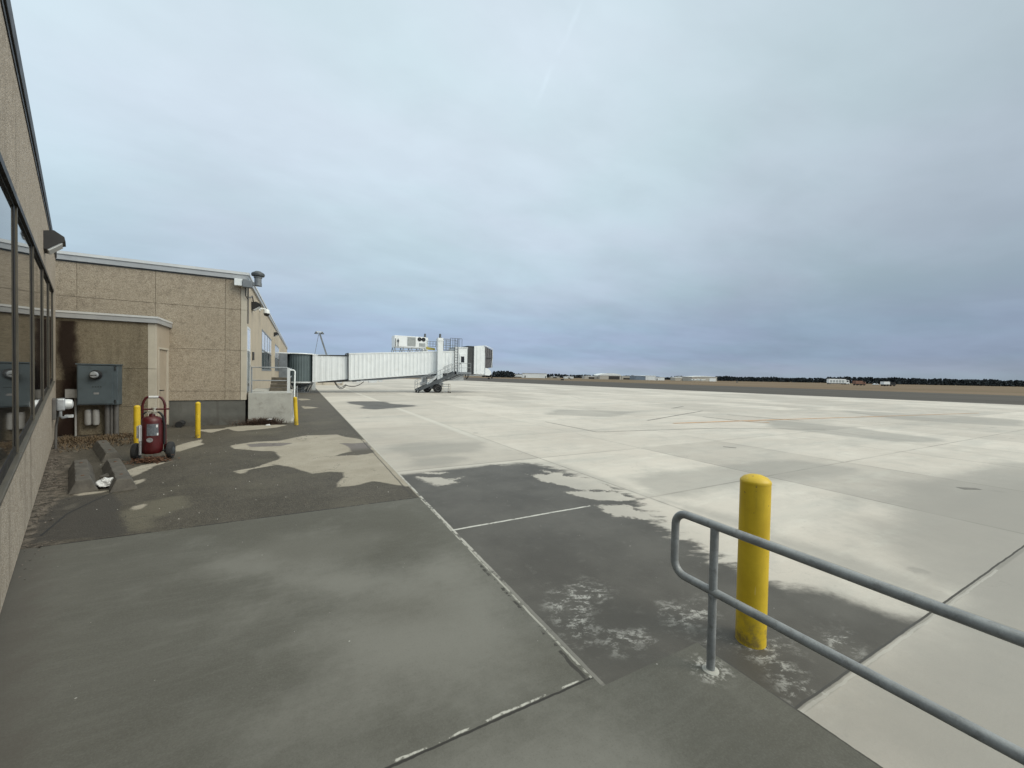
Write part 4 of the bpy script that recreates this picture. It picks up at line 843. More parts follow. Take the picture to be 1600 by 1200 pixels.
# tunnels
def tunnel(name, x0, x1, y0, y1, zb0, zt0, zb1, zt1, pitch, rib):
    zb = lambda x: zb0+(zb1-zb0)*(x-x0)/(x1-x0); zt = lambda x: zt0+(zt1-zt0)*(x-x0)/(x1-x0)
    g = MB(); g.hexa([(x0,y0,zb0),(x1,y0,zb1),(x1,y1,zb1),(x0,y1,zb0),(x0,y0,zt0),(x1,y0,zt1),(x1,y1,zt1),(x0,y1,zt0)])
    x = x0+pitch*.5
    while x < x1-.1:
        w_ = pitch*.52
        for y_, s_ in ((y0, -1), (y1, 1)):
            a, b, h = x-w_/2, x+w_/2, rib
            c = [(a,y_+s_*.001,zb(a)+.1),(b,y_+s_*.001,zb(b)+.1),(b-.05,y_+s_*h,zb(b)+.1),(a+.05,y_+s_*h,zb(a)+.1),(a,y_+s_*.001,zt(a)-.09),(b,y_+s_*.001,zt(b)-.09),(b-.05,y_+s_*h,zt(b)-.12),(a+.05,y_+s_*h,zt(a)-.12)]
            g.hexa(c)
        x += pitch
    ob = g.build(name, 'white', jet)
    g = MB(); g.hexa([(x0,y0-.03,zb0-.02),(x1,y0-.03,zb1-.02),(x1,y0-.002,zb1-.02),(x0,y0-.002,zb0-.02),(x0,y0-.03,zb0+.085),(x1,y0-.03,zb1+.085),(x1,y0-.002,zb1+.085),(x0,y0-.002,zb0+.085)]); g.build('edge_trim', 'white', ob)
    g = MB(); g.hexa([(x0,y0-.04,zt0-.07),(x1,y0-.04,zt1-.07),(x1,y1+.04,zt1-.07),(x0,y1+.04,zt0-.07),(x0,y0-.04,zt0+.03),(x1,y0-.04,zt1+.03),(x1,y1+.04,zt1+.03),(x0,y1+.04,zt0+.03)])
    g.build('edge_trim', 'white', ob)
    return zb, zt, ob
zbA, ztA, tA = tunnel('inner_tunnel', .95, 4.2, 38.66, 40.2, .93, 3.33, 1.12, 3.36, .46, .016)
g = MB(); g.use('black').hexa([(1.35,38.58,zbA(1.35)-.08),(4.0,38.58,zbA(4)-.1),(4.0,38.64,zbA(4)-.1),(1.35,38.64,zbA(1.35)-.08),(1.35,38.58,zbA(1.35)+.0),(4.0,38.58,zbA(4)+.13),(4.0,38.64,zbA(4)+.13),(1.35,38.64,zbA(1.35)+.0)])
g.hexa([(1.35,38.60,3.28),(3.95,38.60,3.30),(3.95,38.645,3.30),(1.35,38.645,3.28),(1.35,38.60,3.33),(3.95,38.60,3.42),(3.95,38.645,3.42),(1.35,38.645,3.33)]); g.build('slide_rail', None, jet)
zbB, ztB, tB = tunnel('outer_tunnel', 3.88, 14.0, 38.5, 40.35, 1.14, 3.56, 2.06, 4.24, .36, .024)
g = MB(); 
for (ya, yb) in ((38.43, 38.53), (40.33, 40.42)): g.hexa([(3.80,ya,1.08),(3.89,ya,1.08),(3.89,yb,1.08),(3.80,yb,1.08),(3.72,ya,3.6),(3.81,ya,3.6),(3.81,yb,3.6),(3.72,yb,3.6)])
g.box(3.72, 3.82, 38.53, 40.33, 3.5, 3.6); g.build('end_frame', 'darkgrey', jet)
g = MB(); g.hexa([(4.0,38.8,1.0),(14,38.8,1.86),(14,40,1.86),(4,40,1.0),(4.0,38.8,1.13),(14,38.8,2.05),(14,40,2.05),(4,40,1.13)]); g.beam((4.2, 38.7, 1.05), (12, 38.7, 1.72), .14, .16); g.build('underframe', 'midgrey', jet)
# hanging cables and trays below
g = MB()
def droop(x0, z0, x1, z1, sag, y=38.6, r_=.03):
    g.tube([(x0+(x1-x0)*i/12, y, z0+(z1-z0)*i/12-sag*4*(i/12)*(1-i/12)) for i in range(13)], r_, 8)
droop(2.75, .98, 3.6, .72, .36); droop(2.7, .95, 3.7, .72, .48); droop(3.6, .72, 5.2, 1.02, .30); droop(15.0, 2.0, 15.5, 2.0, .55, 38.2, .03); droop(15.1, 2.0, 15.4, 2.0, .6, 38.3, .03)
g.build('cable', 'rubber', jet)
g = MB(); g.beam((4.9, 38.62, 1.06), (6.4, 38.62, 1.12), .1, .09); g.box(5.6, 6.3, 38.5, 38.8, .93, 1.08); g.box(4.55, 4.85, 38.55, 38.7, .95, 1.05); g.use('whitemetal').box(6.5, 6.85, 38.55, 38.7, 1.02, 1.14).box(2.9, 3.35, 38.6, 38.75, .86, .98); g.build('cable_tray', 'black', jet)
# lift columns and bogie
for x_, y_, z1_ in ((12.3, 38.2, 5.46), (11.45, 40.62, 5.62)):
    g = MB(); g.box(x_-.27, x_+.27, y_-.2, y_+.2, .95, z1_, .015); g.box(x_-.31, x_+.31, y_-.24, y_+.24, z1_-.3, z1_-.2); lc = g.build('lift_column', 'white', jet)
    g = MB(); g.lathe((x_, y_, z1_), [(.13, 0), (.13, .1), (.1, .14), (.11, .35), (.06, .42)], 12); g.build('beacon', 'darkgrey', lc)
g = MB(); g.box(11.0, 12.7, 38.1, 40.7, .62, .98, .02); g.beam((11.2, 38.1, .95), (12.3, 38.2, 1.9), .18); g.build('bogie_frame', 'whitemetal', jet)
for (wx, wy) in ((11.98, 37.62), (11.15, 38.35)):
    c_ = (wx, wy, .43)
    g = MB(); g.lathe(c_, [(.2, 0), (.36, -.0), (.42, .04), (.43, .1), (.43, .22), (.42, .28), (.36, .32), (.2, .32)], 30, 'Y'); wh = g.build('wheel', 'rubber', jet)
    g = MB(); g.lathe(c_, [(.03, .0), (.06, .02), (.1, .06), (.2, .04), (.235, -.012), (.24, .3)], 24, 'Y'); g.build('rim', 'whitemetal', wh)
g = MB(); g.beam((11.15, 38.5, .43), (11.98, 37.8, .43), .14); g.box(11.3, 11.9, 37.95, 38.5, .4, .8); g.build('axle', 'midgrey', jet)
# roof air-conditioning unit
ac = MB(); ac.box(7.95, 11.0, 38.75, 40.1, 4.44, 5.5, .02); ac.use('darkgrey').box(8.0, 11.0, 38.8, 40.0, 4.36, 4.436); acu = ac.build('air_conditioner', 'ac', jet)
acu.data.materials.clear(); acu.data.materials.append(M['ac']); acu.data.materials.append(M['darkgrey'])
for cx in (10.38, 10.78):
    g = MB(); g.lathe((cx, 38.75, 5.25), [(.19, .0), (.20, -.03), (.18, -.04), (.16, -.01), (.02, -.012)], 24, 'Y'); fn_ = g.build('fan', 'black', acu)
    g = MB(); g.lathe((cx, 38.735, 5.25), [(.05, 0), (.05, -.025), (.02, -.03)], 12, 'Y')
    for k in range(5):
        a = R(72*k); g.beam((cx, 38.715, 5.25), (cx+.17*math.cos(a), 38.715, 5.25+.17*math.sin(a)), .03, .01)
    g.build('fan_blades', 'darkgrey', fn_)
for (x0, x1, z0, z1) in ((9.2, 10.0, 4.55, 5.42), (10.35, 10.95, 4.55, 4.9)):
    g = MB(); g.box(x0, x1, 38.72, 38.748, z0, z1)
    z_ = z0+.03
    while z_ < z1-.04: g.box(x0+.02, x1-.02, 38.70, 38.719, z_, z_+.03); z_ += .07
    g.build('grille', 'grille', acu)
g = MB()
for x_ in (8.05, 8.3): g.tube([(x_, 38.7, 4.4), (x_, 38.7, 5.2)], .025, 8)
g.box(8.22, 8.38, 38.66, 38.75, 4.9, 5.05); g.build('pipe', 'darkgrey', acu)
g = MB()
for x_ in (8.0, 8.8, 9.6, 10.4, 10.95):
    for y_ in (38.8, 39.9): g.beam((x_-.12, y_, ztB(x_-.12)), (x_, y_, 4.37), .05); g.beam((x_+.12, y_, ztB(x_+.12)), (x_, y_, 4.37), .05)
g.beam((7.8, 38.8, 4.02), (11.2, 38.8, 4.2), .06); g.build('unit_stand', 'galv', acu)
g = MB(); g.hexa([(11.05,38.6,4.28),(11.95,38.6,4.22),(11.95,38.7,4.22),(11.05,38.7,4.28),(11.0,38.6,4.55),(11.9,38.6,4.44),(11.9,38.7,4.44),(11.0,38.7,4.55)]); g.build('yellow_guard', 'yellowsafety', jet)
# roof walkway rails
def fence(name, x0, x1, y, z0, z1, nb, nr, mat='midgrey'):
    g = MB()
    for i in range(nr+1): z_ = z0+(z1-z0)*i/nr; g.tube([(x0, y, z_), (x1, y, z_)], .022, 6)
    for i in range(nb+1): x_ = x0+(x1-x0)*i/nb; g.tube([(x_, y, z0), (x_, y, z1)], .022, 6)
    return g.build(name, mat, jet)
fence('roof_rail', 12.55, 13.5, 38.55, 4.35, 5.44, 4, 5); fence('roof_rail', 11.1, 12.0, 38.6, 4.6, 5.1, 3, 2); fence('roof_rail', 13.5, 14.75, 38.5, 4.55, 5.55, 5, 1, 'darkgrey'); fence('roof_rail', 12.55, 14.75, 40.2, 4.4, 5.5, 6, 2)
g = MB(); g.hexa([(12.5,38.5,4.14),(14.8,38.5,4.33),(14.8,40.3,4.33),(12.5,40.3,4.14),(12.5,38.5,4.19),(14.8,38.5,4.38),(14.8,40.3,4.38),(12.5,40.3,4.19)]); g.build('roof_walkway', 'darkgrey', jet)
g = MB()
for x_ in (13.92, 14.28): g.tube([(x_, 38.36, 2.05), (x_, 38.36, 5.5)], .03, 8)
for i in range(12): g.tube([(13.92, 38.36, 2.2+.28*i), (14.28, 38.36, 2.2+.28*i)], .015, 6)
g.build('ladder', 'darkgrey', jet)
# door vestibule, bellows, cab, canopy
g = MB(); g.box(14.0, 15.36, 38.42, 40.45, 1.98, 4.58, .01); g.box(13.98, 15.4, 38.38, 40.5, 4.585, 4.68); vb = g.build('vestibule', 'white', jet)
g = MB(); g.box(14.48, 15.15, 38.37, 38.418, 2.1, 4.0, .008); sd_ = g.build('door', 'white', vb)
bx(14.62, 14.98, 38.355, 38.372, 3.1, 3.72).build('pane', 'glass', sd_)
g = MB(); g.box(14.5, 14.58, 38.33, 38.372, 2.92, 3.05); g.build('handle', 'black', sd_)
g = MB(); 
for i in range(9):
    x_ = 15.38+.068*i; e = .05 if i % 2 else 0.
    g.box(x_, x_+.066, 38.36+e, 40.5-e, 1.9+e, 4.78-e)
g.build('bellows', 'bellows', jet)
g = MB(); g.box(15.34, 16.02, 38.33, 40.53, 4.785, 4.85); g.box(15.96, 16.04, 38.3, 40.55, 1.86, 4.785); g.build('bellows_frame', 'darkgrey', jet)
g = MB(); g.hexa([(16.05,38.3,1.93),(17.45,38.25,1.88),(17.45,40.6,1.88),(16.05,40.55,1.93),(16.05,38.3,4.86),(17.2,38.25,4.98),(17.2,40.6,4.98),(16.05,40.55,4.86)])
for x_ in (16.35, 16.75, 17.1): g.box(x_, x_+.16, 38.26, 38.295, 2.0, 4.8)
cab = g.build('cab', 'white', jet)
g = MB(); n_ = 7
for i in range(n_):
    x0 = 17.3+.12*i; x1 = x0+.118; e = .06 if i % 2 else 0; zl = 2.55+.02*i; zh = 4.86-.05*i
    g.hexa([(x0,38.2+e,zl),(x1,38.2+e,zl),(x1,40.65-e,zl),(x0,40.65-e,zl),(x0,38.2+e,zh),(x1,38.2+e,zh-.03),(x1,40.65-e,zh-.03),(x0,40.65-e,zh)])
hd = g.build('canopy', 'hood', jet)
g = MB(); g.box(17.32, 18.0, 38.17, 38.2, 3.6, 3.66); g.build('canopy_strap', 'black', hd)
g = MB(); g.tube([(17.2, 38.2, 4.95), (17.75, 38.2, 4.78), (18.12, 38.2, 4.66), (18.14, 38.2, 3.6), (18.0, 38.2, 2.6)], .035, 8); g.build('canopy_hoop', 'whitemetal', hd)
g = MB(); n_ = 12; pr = [(17.3, 2.62)]
for i in range(n_+1): a = R(90-90*i/n_); pr.append((17.3+.72*math.cos(a), 1.95+.65*math.sin(a)))
pr += [(17.8, 1.80), (17.3, 1.83)]
A = [g._v((x_, 38.18, z_)) for x_, z_ in pr]; B = [g._v((x_, 40.66, z_)) for x_, z_ in pr]; k = len(pr)
g.bm.faces.new(A); g.bm.faces.new(B)
for i in range(k): g.bm.faces.new((A[i], A[(i+1) % k], B[(i+1) % k], B[i]))
g.build('bumper', 'white', cab)
g = MB(); g.box(14.2, 17.2, 38.6, 40.3, 1.72, 1.86); g.use('whitemetal').box(13.2, 15.0, 38.5, 38.9, 1.2, 1.78).box(13.6, 14.4, 38.4, 38.5, 1.35, 1.7); g.build('cab_underframe', 'midgrey', jet)
# service stair to the apron
st = MB(); y0, y1 = 37.35, 38.25
for y_ in (y0, y1): st.beam((9.9, y_, .22), (13.75, y_, 2.06), .06, .26)
ss = st.build('service_stair', 'darkgrey', jet)
for i in range(14):
    q = (i+.5)/14; g = MB(); g.box(9.9+3.85*q-.12, 9.9+3.85*q+.13, y0+.04, y1-.04, .22+1.84*q-.02, .22+1.84*q+.02); g.build('tread', 'midgrey', ss)
g = MB()
for y_ in (y0, y1):
    for dz in (.5, .95): g.tube([(9.85, y_, .22+dz), (13.6, y_, 2.0+dz), (15.3, y_, 2.05+dz)] if y_ == y0 else [(9.85, y_, .22+dz), (13.6, y_, 2.0+dz)], .022, 6)
    for i in range(6): q = i/5; g.tube([(9.85+3.75*q, y_, .2+1.8*q), (9.85+3.75*q, y_, 1.17+1.8*q)], .02, 6)
for x_ in (14.3, 15.3): g.tube([(x_, y0, 2.05), (x_, y0, 3.0)], .022, 6)
g.tube([(9.85, y0, 1.17), (9.65, y0, 1.05), (9.62, y0, .7), (9.85, y0, .6)], .022, 6)
g.build('handrail', 'galv', ss)
g = MB(); g.box(13.6, 15.35, y0, 38.36, 2.0, 2.07); g.box(13.6, 15.35, y0-.03, y0, 1.88, 2.1); g.build('stair_landing', 'midgrey', ss)
for y_ in (y0, y1):
    g = MB(); g.lathe((9.98, y_-.04, .09), [(.02, 0), (.09, .0), (.09, .08), (.02, .08)], 14, 'Y'); g.beam((9.98, y_, .1), (10.1, y_, .35), .06); g.build('castor', 'rubber', ss)
g = MB()
for y_ in (y0, y1): g.beam((11.0, y_, .75), (13.2, y_, 1.35), .07); g.beam((13.2, y_, 1.3), (14.6, y_, 1.9), .06)
g.build('truss', 'darkgrey', ss)
# small step stand next to the wheels
sp = thing('step_stand', (12.7, 37.4, 0), 'small pale tubular step stand right of the bridge wheels', 'step stand')
for x_ in (12.35, 13.08):
    for y_ in (37.2, 37.7):
        g = MB(); g.tube([(x_, y_, .06), (x_, y_, .92 if x_ > 13 else .86)], .025, 8); g.build('leg', 'creamtrim', sp)
for z_ in (.84, .62, .36):
    g = MB(); g.box(12.33, 13.1, 37.2, 37.7, z_, z_+.04); g.build('shelf', 'galv' if z_ < .8 else 'darkgrey', sp)
for y_ in (37.2, 37.7):
    g = MB(); g.lathe((13.08, y_-.03, .07), [(.02, 0), (.07, 0), (.07, .06), (.02, .06)], 12, 'Y'); g.build('castor', 'rubber', sp)
# twin floodlight mast on the bridge roof
mst = thing('floodlight_mast', (1.9, 39.2, 3.4), 'slanting thin mast with two small floodlights above the bridge rotunda', 'light mast')
g = MB(); g.beam((2.07, 39.0, 3.36), (1.48, 39.0, 5.30), .13); g.build('pole', 'midgrey', mst)
g = MB(); g.tube([(1.44, 39.0, 5.32), (1.12, 39.0, 3.36)], .018, 6); g.build('stay_wire', 'midgrey', mst)
g = MB(); g.beam((1.18, 39.0, 5.38), (1.75, 39.0, 5.38), .07); g.build('crossarm', 'whitemetal', mst)
for x_ in (1.22, 1.70):
    g = MB(); g.lathe((x_, 39.0, 5.2), [(.16, 0), (.15, .05), (.08, .14), (.05, .2)], 14); g.build('floodlight', 'darkgrey', mst)

# low wall seen under the bridge
lw = thing('low_wall', (3.2, 62, 0), 'low beige wall with pale posts seen beneath the jet bridge', 'wall')
bx(1.2, 5.4, 62, 62.3, 0, 1.75).build('panel', 'hangartan', lw)
for x_ in (1.1, 3.0, 5.4): bx(x_-.12, x_+.12, 61.85, 62.0, 0, 1.75).build('post', 'creamtrim', lw)
wp = thing('white_post', (.95, 44, 0), 'short white post standing behind the rotunda base', 'post')
g = MB(); g.box(1.0, 1.35, 43.5, 43.7, 0, 1.1, .02); g.build('post', 'white', wp); bx(.98, 1.37, 43.48, 43.72, 1.1, 1.16).build('cap', 'white', wp)

# ---------------------------------------------------------------- far side of the airfield
def far_frame(px0, px1, D, y_top, y_base_ignored=None):
    a = Vector((*far_spot(px0, D), 0)); b = Vector((*far_spot(px1, D), 0)); return a, b
def hz(px): return 587.45+.0192*(px-800)           # horizon row used to turn a roof row into a height
def height(px, y, D): return EYE+(hz(px)-y)*D/F_PX
def local(a, b):
    d = (b-a).normalized(); back = Vector((-d.y, d.x, 0))
    if back.dot(f0) < 0: back = -back
    return lambda s, o, z: tuple(a+d*s+back*o+Vector((0, 0, z)))
def hangar(px0, px1, D, y_roof, label, wall='hangarwhite', roof='hangarwhite', kind='gable', depth=25, doors=((.3, .7, .7),), doormat='hangardark', name='hangar', cat='hangar', group='buildings on the far side of the airfield'):
    a, b = far_frame(px0, px1, D, 0); W = (b-a).length; H = height((px0+px1)/2, y_roof, D); fn = local(a, b)
    t_ = thing(name, fn(W/2, depth/2, 0), label, cat, group)
    he = H*(.62 if kind == 'arch' else .8 if kind == 'gable' else .93)
    g = MB(fn); g.box(0, W, 0, depth, -.02, he); g.build('wall', wall, t_)
    g = MB(fn)
    if kind == 'flat': g.box(-.3, W+.3, -.3, depth+.3, he, H)
    elif kind == 'gable': 
        pr = [(-.4, he), (W+.4, he), (W+.4, he+.2), (W/2, H), (-.4, he+.2)]
    else:
        pr = [(-.4, he)]+[(W+.4, he)]+[(W/2+(W/2+.4)*math.cos(R(180*i/14)), he+.2+(H-he-.2)*math.sin(R(180*i/14))) for i in range(15)]
    if kind != 'flat':
        A = [g._v((s, -.3, z)) for s, z in pr]; B = [g._v((s, depth+.3, z)) for s, z in pr]; k = len(pr)
        g.bm.faces.new(A); g.bm.faces.new(B)
        for i in range(k): g.bm.faces.new((A[i], A[(i+1) % k], B[(i+1) % k], B[i]))
    g.build('roof', roof, t_)
    for (u0, u1, hh) in doors:
        g = MB(fn); g.box(W*u0, W*u1, -.15, 0, 0, he*hh); g.build('hangar_door', doormat, t_)
    return t_
hangar(803, 816, 520, 585.0, 'small pale shed at the left end of the far hangars', 'hangarwhite', 'hangarwhite', 'flat', 12, ((.1, .9, .3),), name='shed', cat='shed')
hangar(816.5, 854, 470, 583.2, 'long low white hangar standing next to the dark tree clump', 'hangarwhite', 'hangartan', 'flat', 30, ((.08, .12, .5), (.94, .97, .5)))
hangar(860, 874, 520, 588.2, 'tiny grey-white sheds left of the domed hangar', 'hangartan', 'hangarwhite', 'gable', 12, name='shed', cat='shed')
hangar(882, 896, 500, 588.0, 'low bright white shed between grey sheds and the domed hangar', 'hangarwhite', 'hangarwhite', 'gable', 12, ((.4, .6, .6),), name='shed', cat='shed')
hangar(913, 935, 480, 587.2, 'pale tan gabled shed just left of the domed hangar', 'hangartan', 'hangarwhite', 'gable', 18, name='shed', cat='shed')
hangar(937, 970, 470, 583.2, 'large hangar with a bright domed roof and dark open door', 'hangartan', 'hangarwhite', 'arch', 35, ((.42, .94, .85),))
hangar(972, 990, 500, 587.4, 'low grey shed just right of the domed hangar', 'hangartan', 'hangarwhite', 'flat', 14, ((.1, .8, .5),), name='shed', cat='shed')
hangar(991.5, 1008, 470, 587.0, 'blue-grey hangar beside a bright white one', 'hangarblue', 'hangarwhite', 'flat', 20, ((.1, .45, .8),), 'hangarblue')
hangar(1008.5, 1024, 470, 586.8, 'bright white hangar between blue-grey and low white buildings', 'hangarwhite', 'hangarwhite', 'flat', 20, ((.2, .8, .8),), 'hangarwhite')
hangar(1024.5, 1038, 470, 589.2, 'low white building adjoining the bright white hangar', 'hangarwhite', 'hangarwhite', 'flat', 15, ((.1, .2, .6),), name='shed', cat='shed')
hangar(1055, 1080, 480, 588.8, 'low cream shed left of the long beige hangar', 'hangartan', 'hangarwhite', 'gable', 15, ((.4, .6, .6),), name='shed', cat='shed')
hangar(1081, 1120, 440, 587.4, 'long beige hangar with a pale roof, rightmost of the far hangars', 'hangartan', 'hangarwhite', 'gable', 25, ((.7, .95, .7),), 'hangarwhite')
def far_aeroplane(px, D, label):
    a, b = far_frame(px, px+6, D, 0); fn = local(a, b)
    t_ = thing('light_aircraft', fn(0, 0, 0), label, 'aircraft', 'light aircraft by the far hangars')
    g = MB(fn); g.tube([(-2.6, 0, 1.3), (-2.0, 0, 1.25), (-.5, 0, 1.35), (1.0, 0, 1.35), (3.6, 0, 1.6), (4.2, 0, 1.7)], [.2, .45, .62, .55, .2, .1], 10); g.build('fuselage', 'white', t_)
    g = MB(fn); g.hexa([(-.9,-5,1.95),(.5,-5,1.95),(.5,5,1.95),(-.9,5,1.95),(-.8,-5,2.08),(.4,-5,2.03),(.4,5,2.03),(-.8,5,2.08)]); g.build('wing', 'white', t_)
    g = MB(fn); g.hexa([(3.5,-.06,1.6),(4.3,-.06,1.6),(4.3,.06,1.6),(3.5,.06,1.6),(4.0,-.04,2.7),(4.5,-.04,2.7),(4.5,.04,2.7),(4.0,.04,2.7)]); g.box(3.6, 4.3, -1.6, 1.6, 1.62, 1.68); g.build('tail', 'white', t_)
    for s_, o in ((-1.6, 0), (.3, -1), (.3, 1)):
        g = MB(fn); g.tube([(s_, o, .2), (s_, o*.5, 1.1)], .05, 6); g.lathe((0,0,0), [(.01, 0), (.01, .01)], 3); g.build('leg', 'whitemetal', t_)
far_aeroplane(1095, 395, 'tiny white light aircraft before the long beige hangar'); far_aeroplane(1084, 400, 'tiny white light aircraft parked left of the other aircraft')
# road vehicles far to the right
def lorry(px0, px1, D, y_top, label, split, boxmat, cabmat, name, cat, windows=False, trailer=True):
    a, b = far_frame(px0, px1, D, 0); W = (b-a).length; H = height((px0+px1)/2, y_top, D); fn = local(a, b)
    t_ = thing(name, fn(W/2, 1.2, 0), label, cat, 'vehicles far to the right')
    g = MB(fn); g.box(0, W*split-.15, 0, 2.5, 1.0, H, .05); bd = g.build('cargo_box', boxmat, t_)
    if windows:
        n_ = 5
        for i in range(n_): u = .06+.86*i/n_; MB(fn).box(W*split*u, W*split*(u+.13), -.03, 0, 1.5, H*.8).build('side_panel', 'grille', bd)
        MB(fn).box(.0, W*split-.15, -.03, 0, .75, .98).build('skirt', 'darkgrey', bd)
    g = MB(fn); g.hexa([(W*split+.1,.1,.55),(W,.1,.55),(W,2.4,.55),(W*split+.1,2.4,.55),(W*split+.1,.1,H*.82),(W-.5,.1,H*.82),(W-.5,2.4,H*.82),(W*split+.1,2.4,H*.82)], .05); cb = g.build('cab', cabmat, t_)
    MB(fn).box(W*split+.5, W-.9, .06, .099, H*.5, H*.74).build('window', 'glass', cb)
    MB(fn).box(.2, W-.4, .4, 2.1, .5, .97).build('chassis', 'black', t_)
    for s_ in (1.0, W*split-1.4, W-1.2):
        for o in (.0, 2.2):
            c_ = Vector(fn(s_, o, .5)); ax_ = (Vector(fn(0, 1, 0))-Vector(fn(0, 0, 0)))*.3
            g = MB(); g.tube([c_, c_+ax_], .5, 16); g.build('wheel', 'rubber', t_)
lorry(1295, 1327.5, 330, 592.2, 'long white articulated lorry far off on the right', .83, 'hangarwhite', 'hangarwhite', 'articulated_lorry', 'lorry', True)
lorry(1337, 1353.5, 250, 595.2, 'rust-brown box lorry right of the long white lorry', .7, 'rustybox', 'rustybox', 'box_lorry', 'lorry')
lorry(1381, 1400.5, 240, 596.4, 'short lorry with a white box and dark cab, rightmost of the far vehicles', .5, 'hangarwhite', 'hangardark', 'box_lorry', 'lorry')
def far_car(px, D, label):
    a, b = far_frame(px, px+10, D, 0); fn = local(a, b); t_ = thing('parked_car', fn(2, 1, 0), label, 'car')
    g = MB(fn); g.box(0, 4.2, 0, 1.8, .3, .85, .08); g.hexa([(.7,.1,.85),(3.4,.1,.85),(3.4,1.7,.85),(.7,1.7,.85),(1.2,.2,1.4),(2.9,.2,1.4),(2.9,1.6,1.4),(1.2,1.6,1.4)], .05); g.build('body', 'white', t_)
    MB(fn).box(1.3, 2.8, .1, .16, .9, 1.3).build('window', 'glass', t_)
    for s_ in (.8, 3.3):
        for o in (-.02, 1.62):
            c_ = Vector(fn(s_, o, .32)); ax_ = (Vector(fn(0, 1, 0))-Vector(fn(0, 0, 0)))*.2
            g = MB(); g.tube([c_, c_+ax_], .32, 14); g.build('wheel', 'rubber', t_)
far_car(1365.5, 330, 'tiny white car between the two far box lorries')
# airfield guidance signs on the grass
for i, (px, D, wd, lab) in enumerate(((764, 176, .9, 'dark airfield sign on the brown grass, nearest the jet bridge cab'), (769, 215, .9, 'dark airfield sign just behind and right of the nearest one'), (878, 190, 1.5, 'dark airfield sign lying before the far sheds'), (893, 260, .6, 'smallest dark airfield sign, left of the domed hangar'))):
    a, b = far_frame(px-2, px+2, D, 0); fn = local(a, b); t_ = thing('airfield_sign', fn(.5, 0, 0), lab, 'sign', 'low airfield signs on the grass')
    MB(fn).box(0, wd, 0, .2, .25, .85, .02).build('face_panel', 'black', t_)
    for s_ in (.1, wd-.15): MB(fn).box(s_, s_+.06, .06, .12, -.03, .25).build('leg', 'darkgrey', t_)
# wind sock / poles
pl = thing('marker_pole', (*far_spot(1151.5, 300), 0), 'thin dark marker pole on the grass in front of the far wood', 'pole')
p0 = Vector((*far_spot(1151.5, 300), 0)); g = MB(); g.tube([p0, p0+Vector((0,0,3.2))], .15, 6); g.build('pole', 'darkgrey', pl); g = MB(); g.box(p0.x-.5, p0.x+.5, p0.y-.2, p0.y+.2, 0, .6); g.build('base_box', 'darkgrey', pl)

# distant woods: irregular crowns made of many leaf-sized clumps
def wood(name, label, segs, seed):
    rr = random.Random(seed); V, Fc = [], []
    for (p0, p1, D, h0, h1, rows) in segs:
        span = (p1-p0)/F_PX*D; nt = max(3, int(span/4.2))
        for row in range(rows):
            for i in range(nt):
                u = (i+rr.random())/nt; px = p0+(p1-p0)*u; Dq = D+row*7+rr.uniform(-3, 3)
                x0, y0 = far_spot(px, Dq); slow = .5+.5*math.sin(px*.13+seed)*math.sin(px*.037+2*seed)
                H = (h0+(h1-h0)*slow)*rr.uniform(.86, 1.03); wd = rr.uniform(2.2, 4.2)
                for k in range(58):
                    zf = rr.random()**.8; rad = wd*(1-.75*zf**2.2); a = rr.random()*6.283; q = rad*math.sqrt(rr.random())
                    c = Vector((x0+q*math.cos(a), y0+q*math.sin(a), max(.3, H*zf))); s_ = rr.uniform(.8, 1.6)
                    n1_ = Vector((rr.gauss(0,1), rr.gauss(0,1), rr.gauss(0,1))).normalized(); t1 = n1_.orthogonal().normalized(); t2 = n1_.cross(t1); b0 = len(V)
                    V += [c+t1*s_, c+t2*s_*.8, c-t1*s_, c-t2*s_*.8]; Fc.append((b0, b0+1, b0+2, b0+3))
    me = bpy.data.meshes.new(name); me.from_pydata([tuple(v) for v in V], [], Fc); me.materials.append(M['foliage'])
    ob = bpy.data.objects.new(name, me); COL.objects.link(ob); return stuff(ob, label, 'wood')
wood('tree_clump', 'dense dark clump of trees right of the jet bridge cab', [(756, 803, 430, 5.5, 7.2, 3)], 3)
wood('distant_wood', 'long dark line of woodland along the far edge of the airfield', [(800, 990, 800, 6, 8, 2), (985, 1130, 900, 5, 9.5, 2), (1118, 1300, 750, 7.5, 9.5, 3), (1290, 1680, 700, 10.5, 12.5, 3), (1680, 2400, 700, 11, 14, 1), (560, 760, 900, 4, 7, 1)], 5)

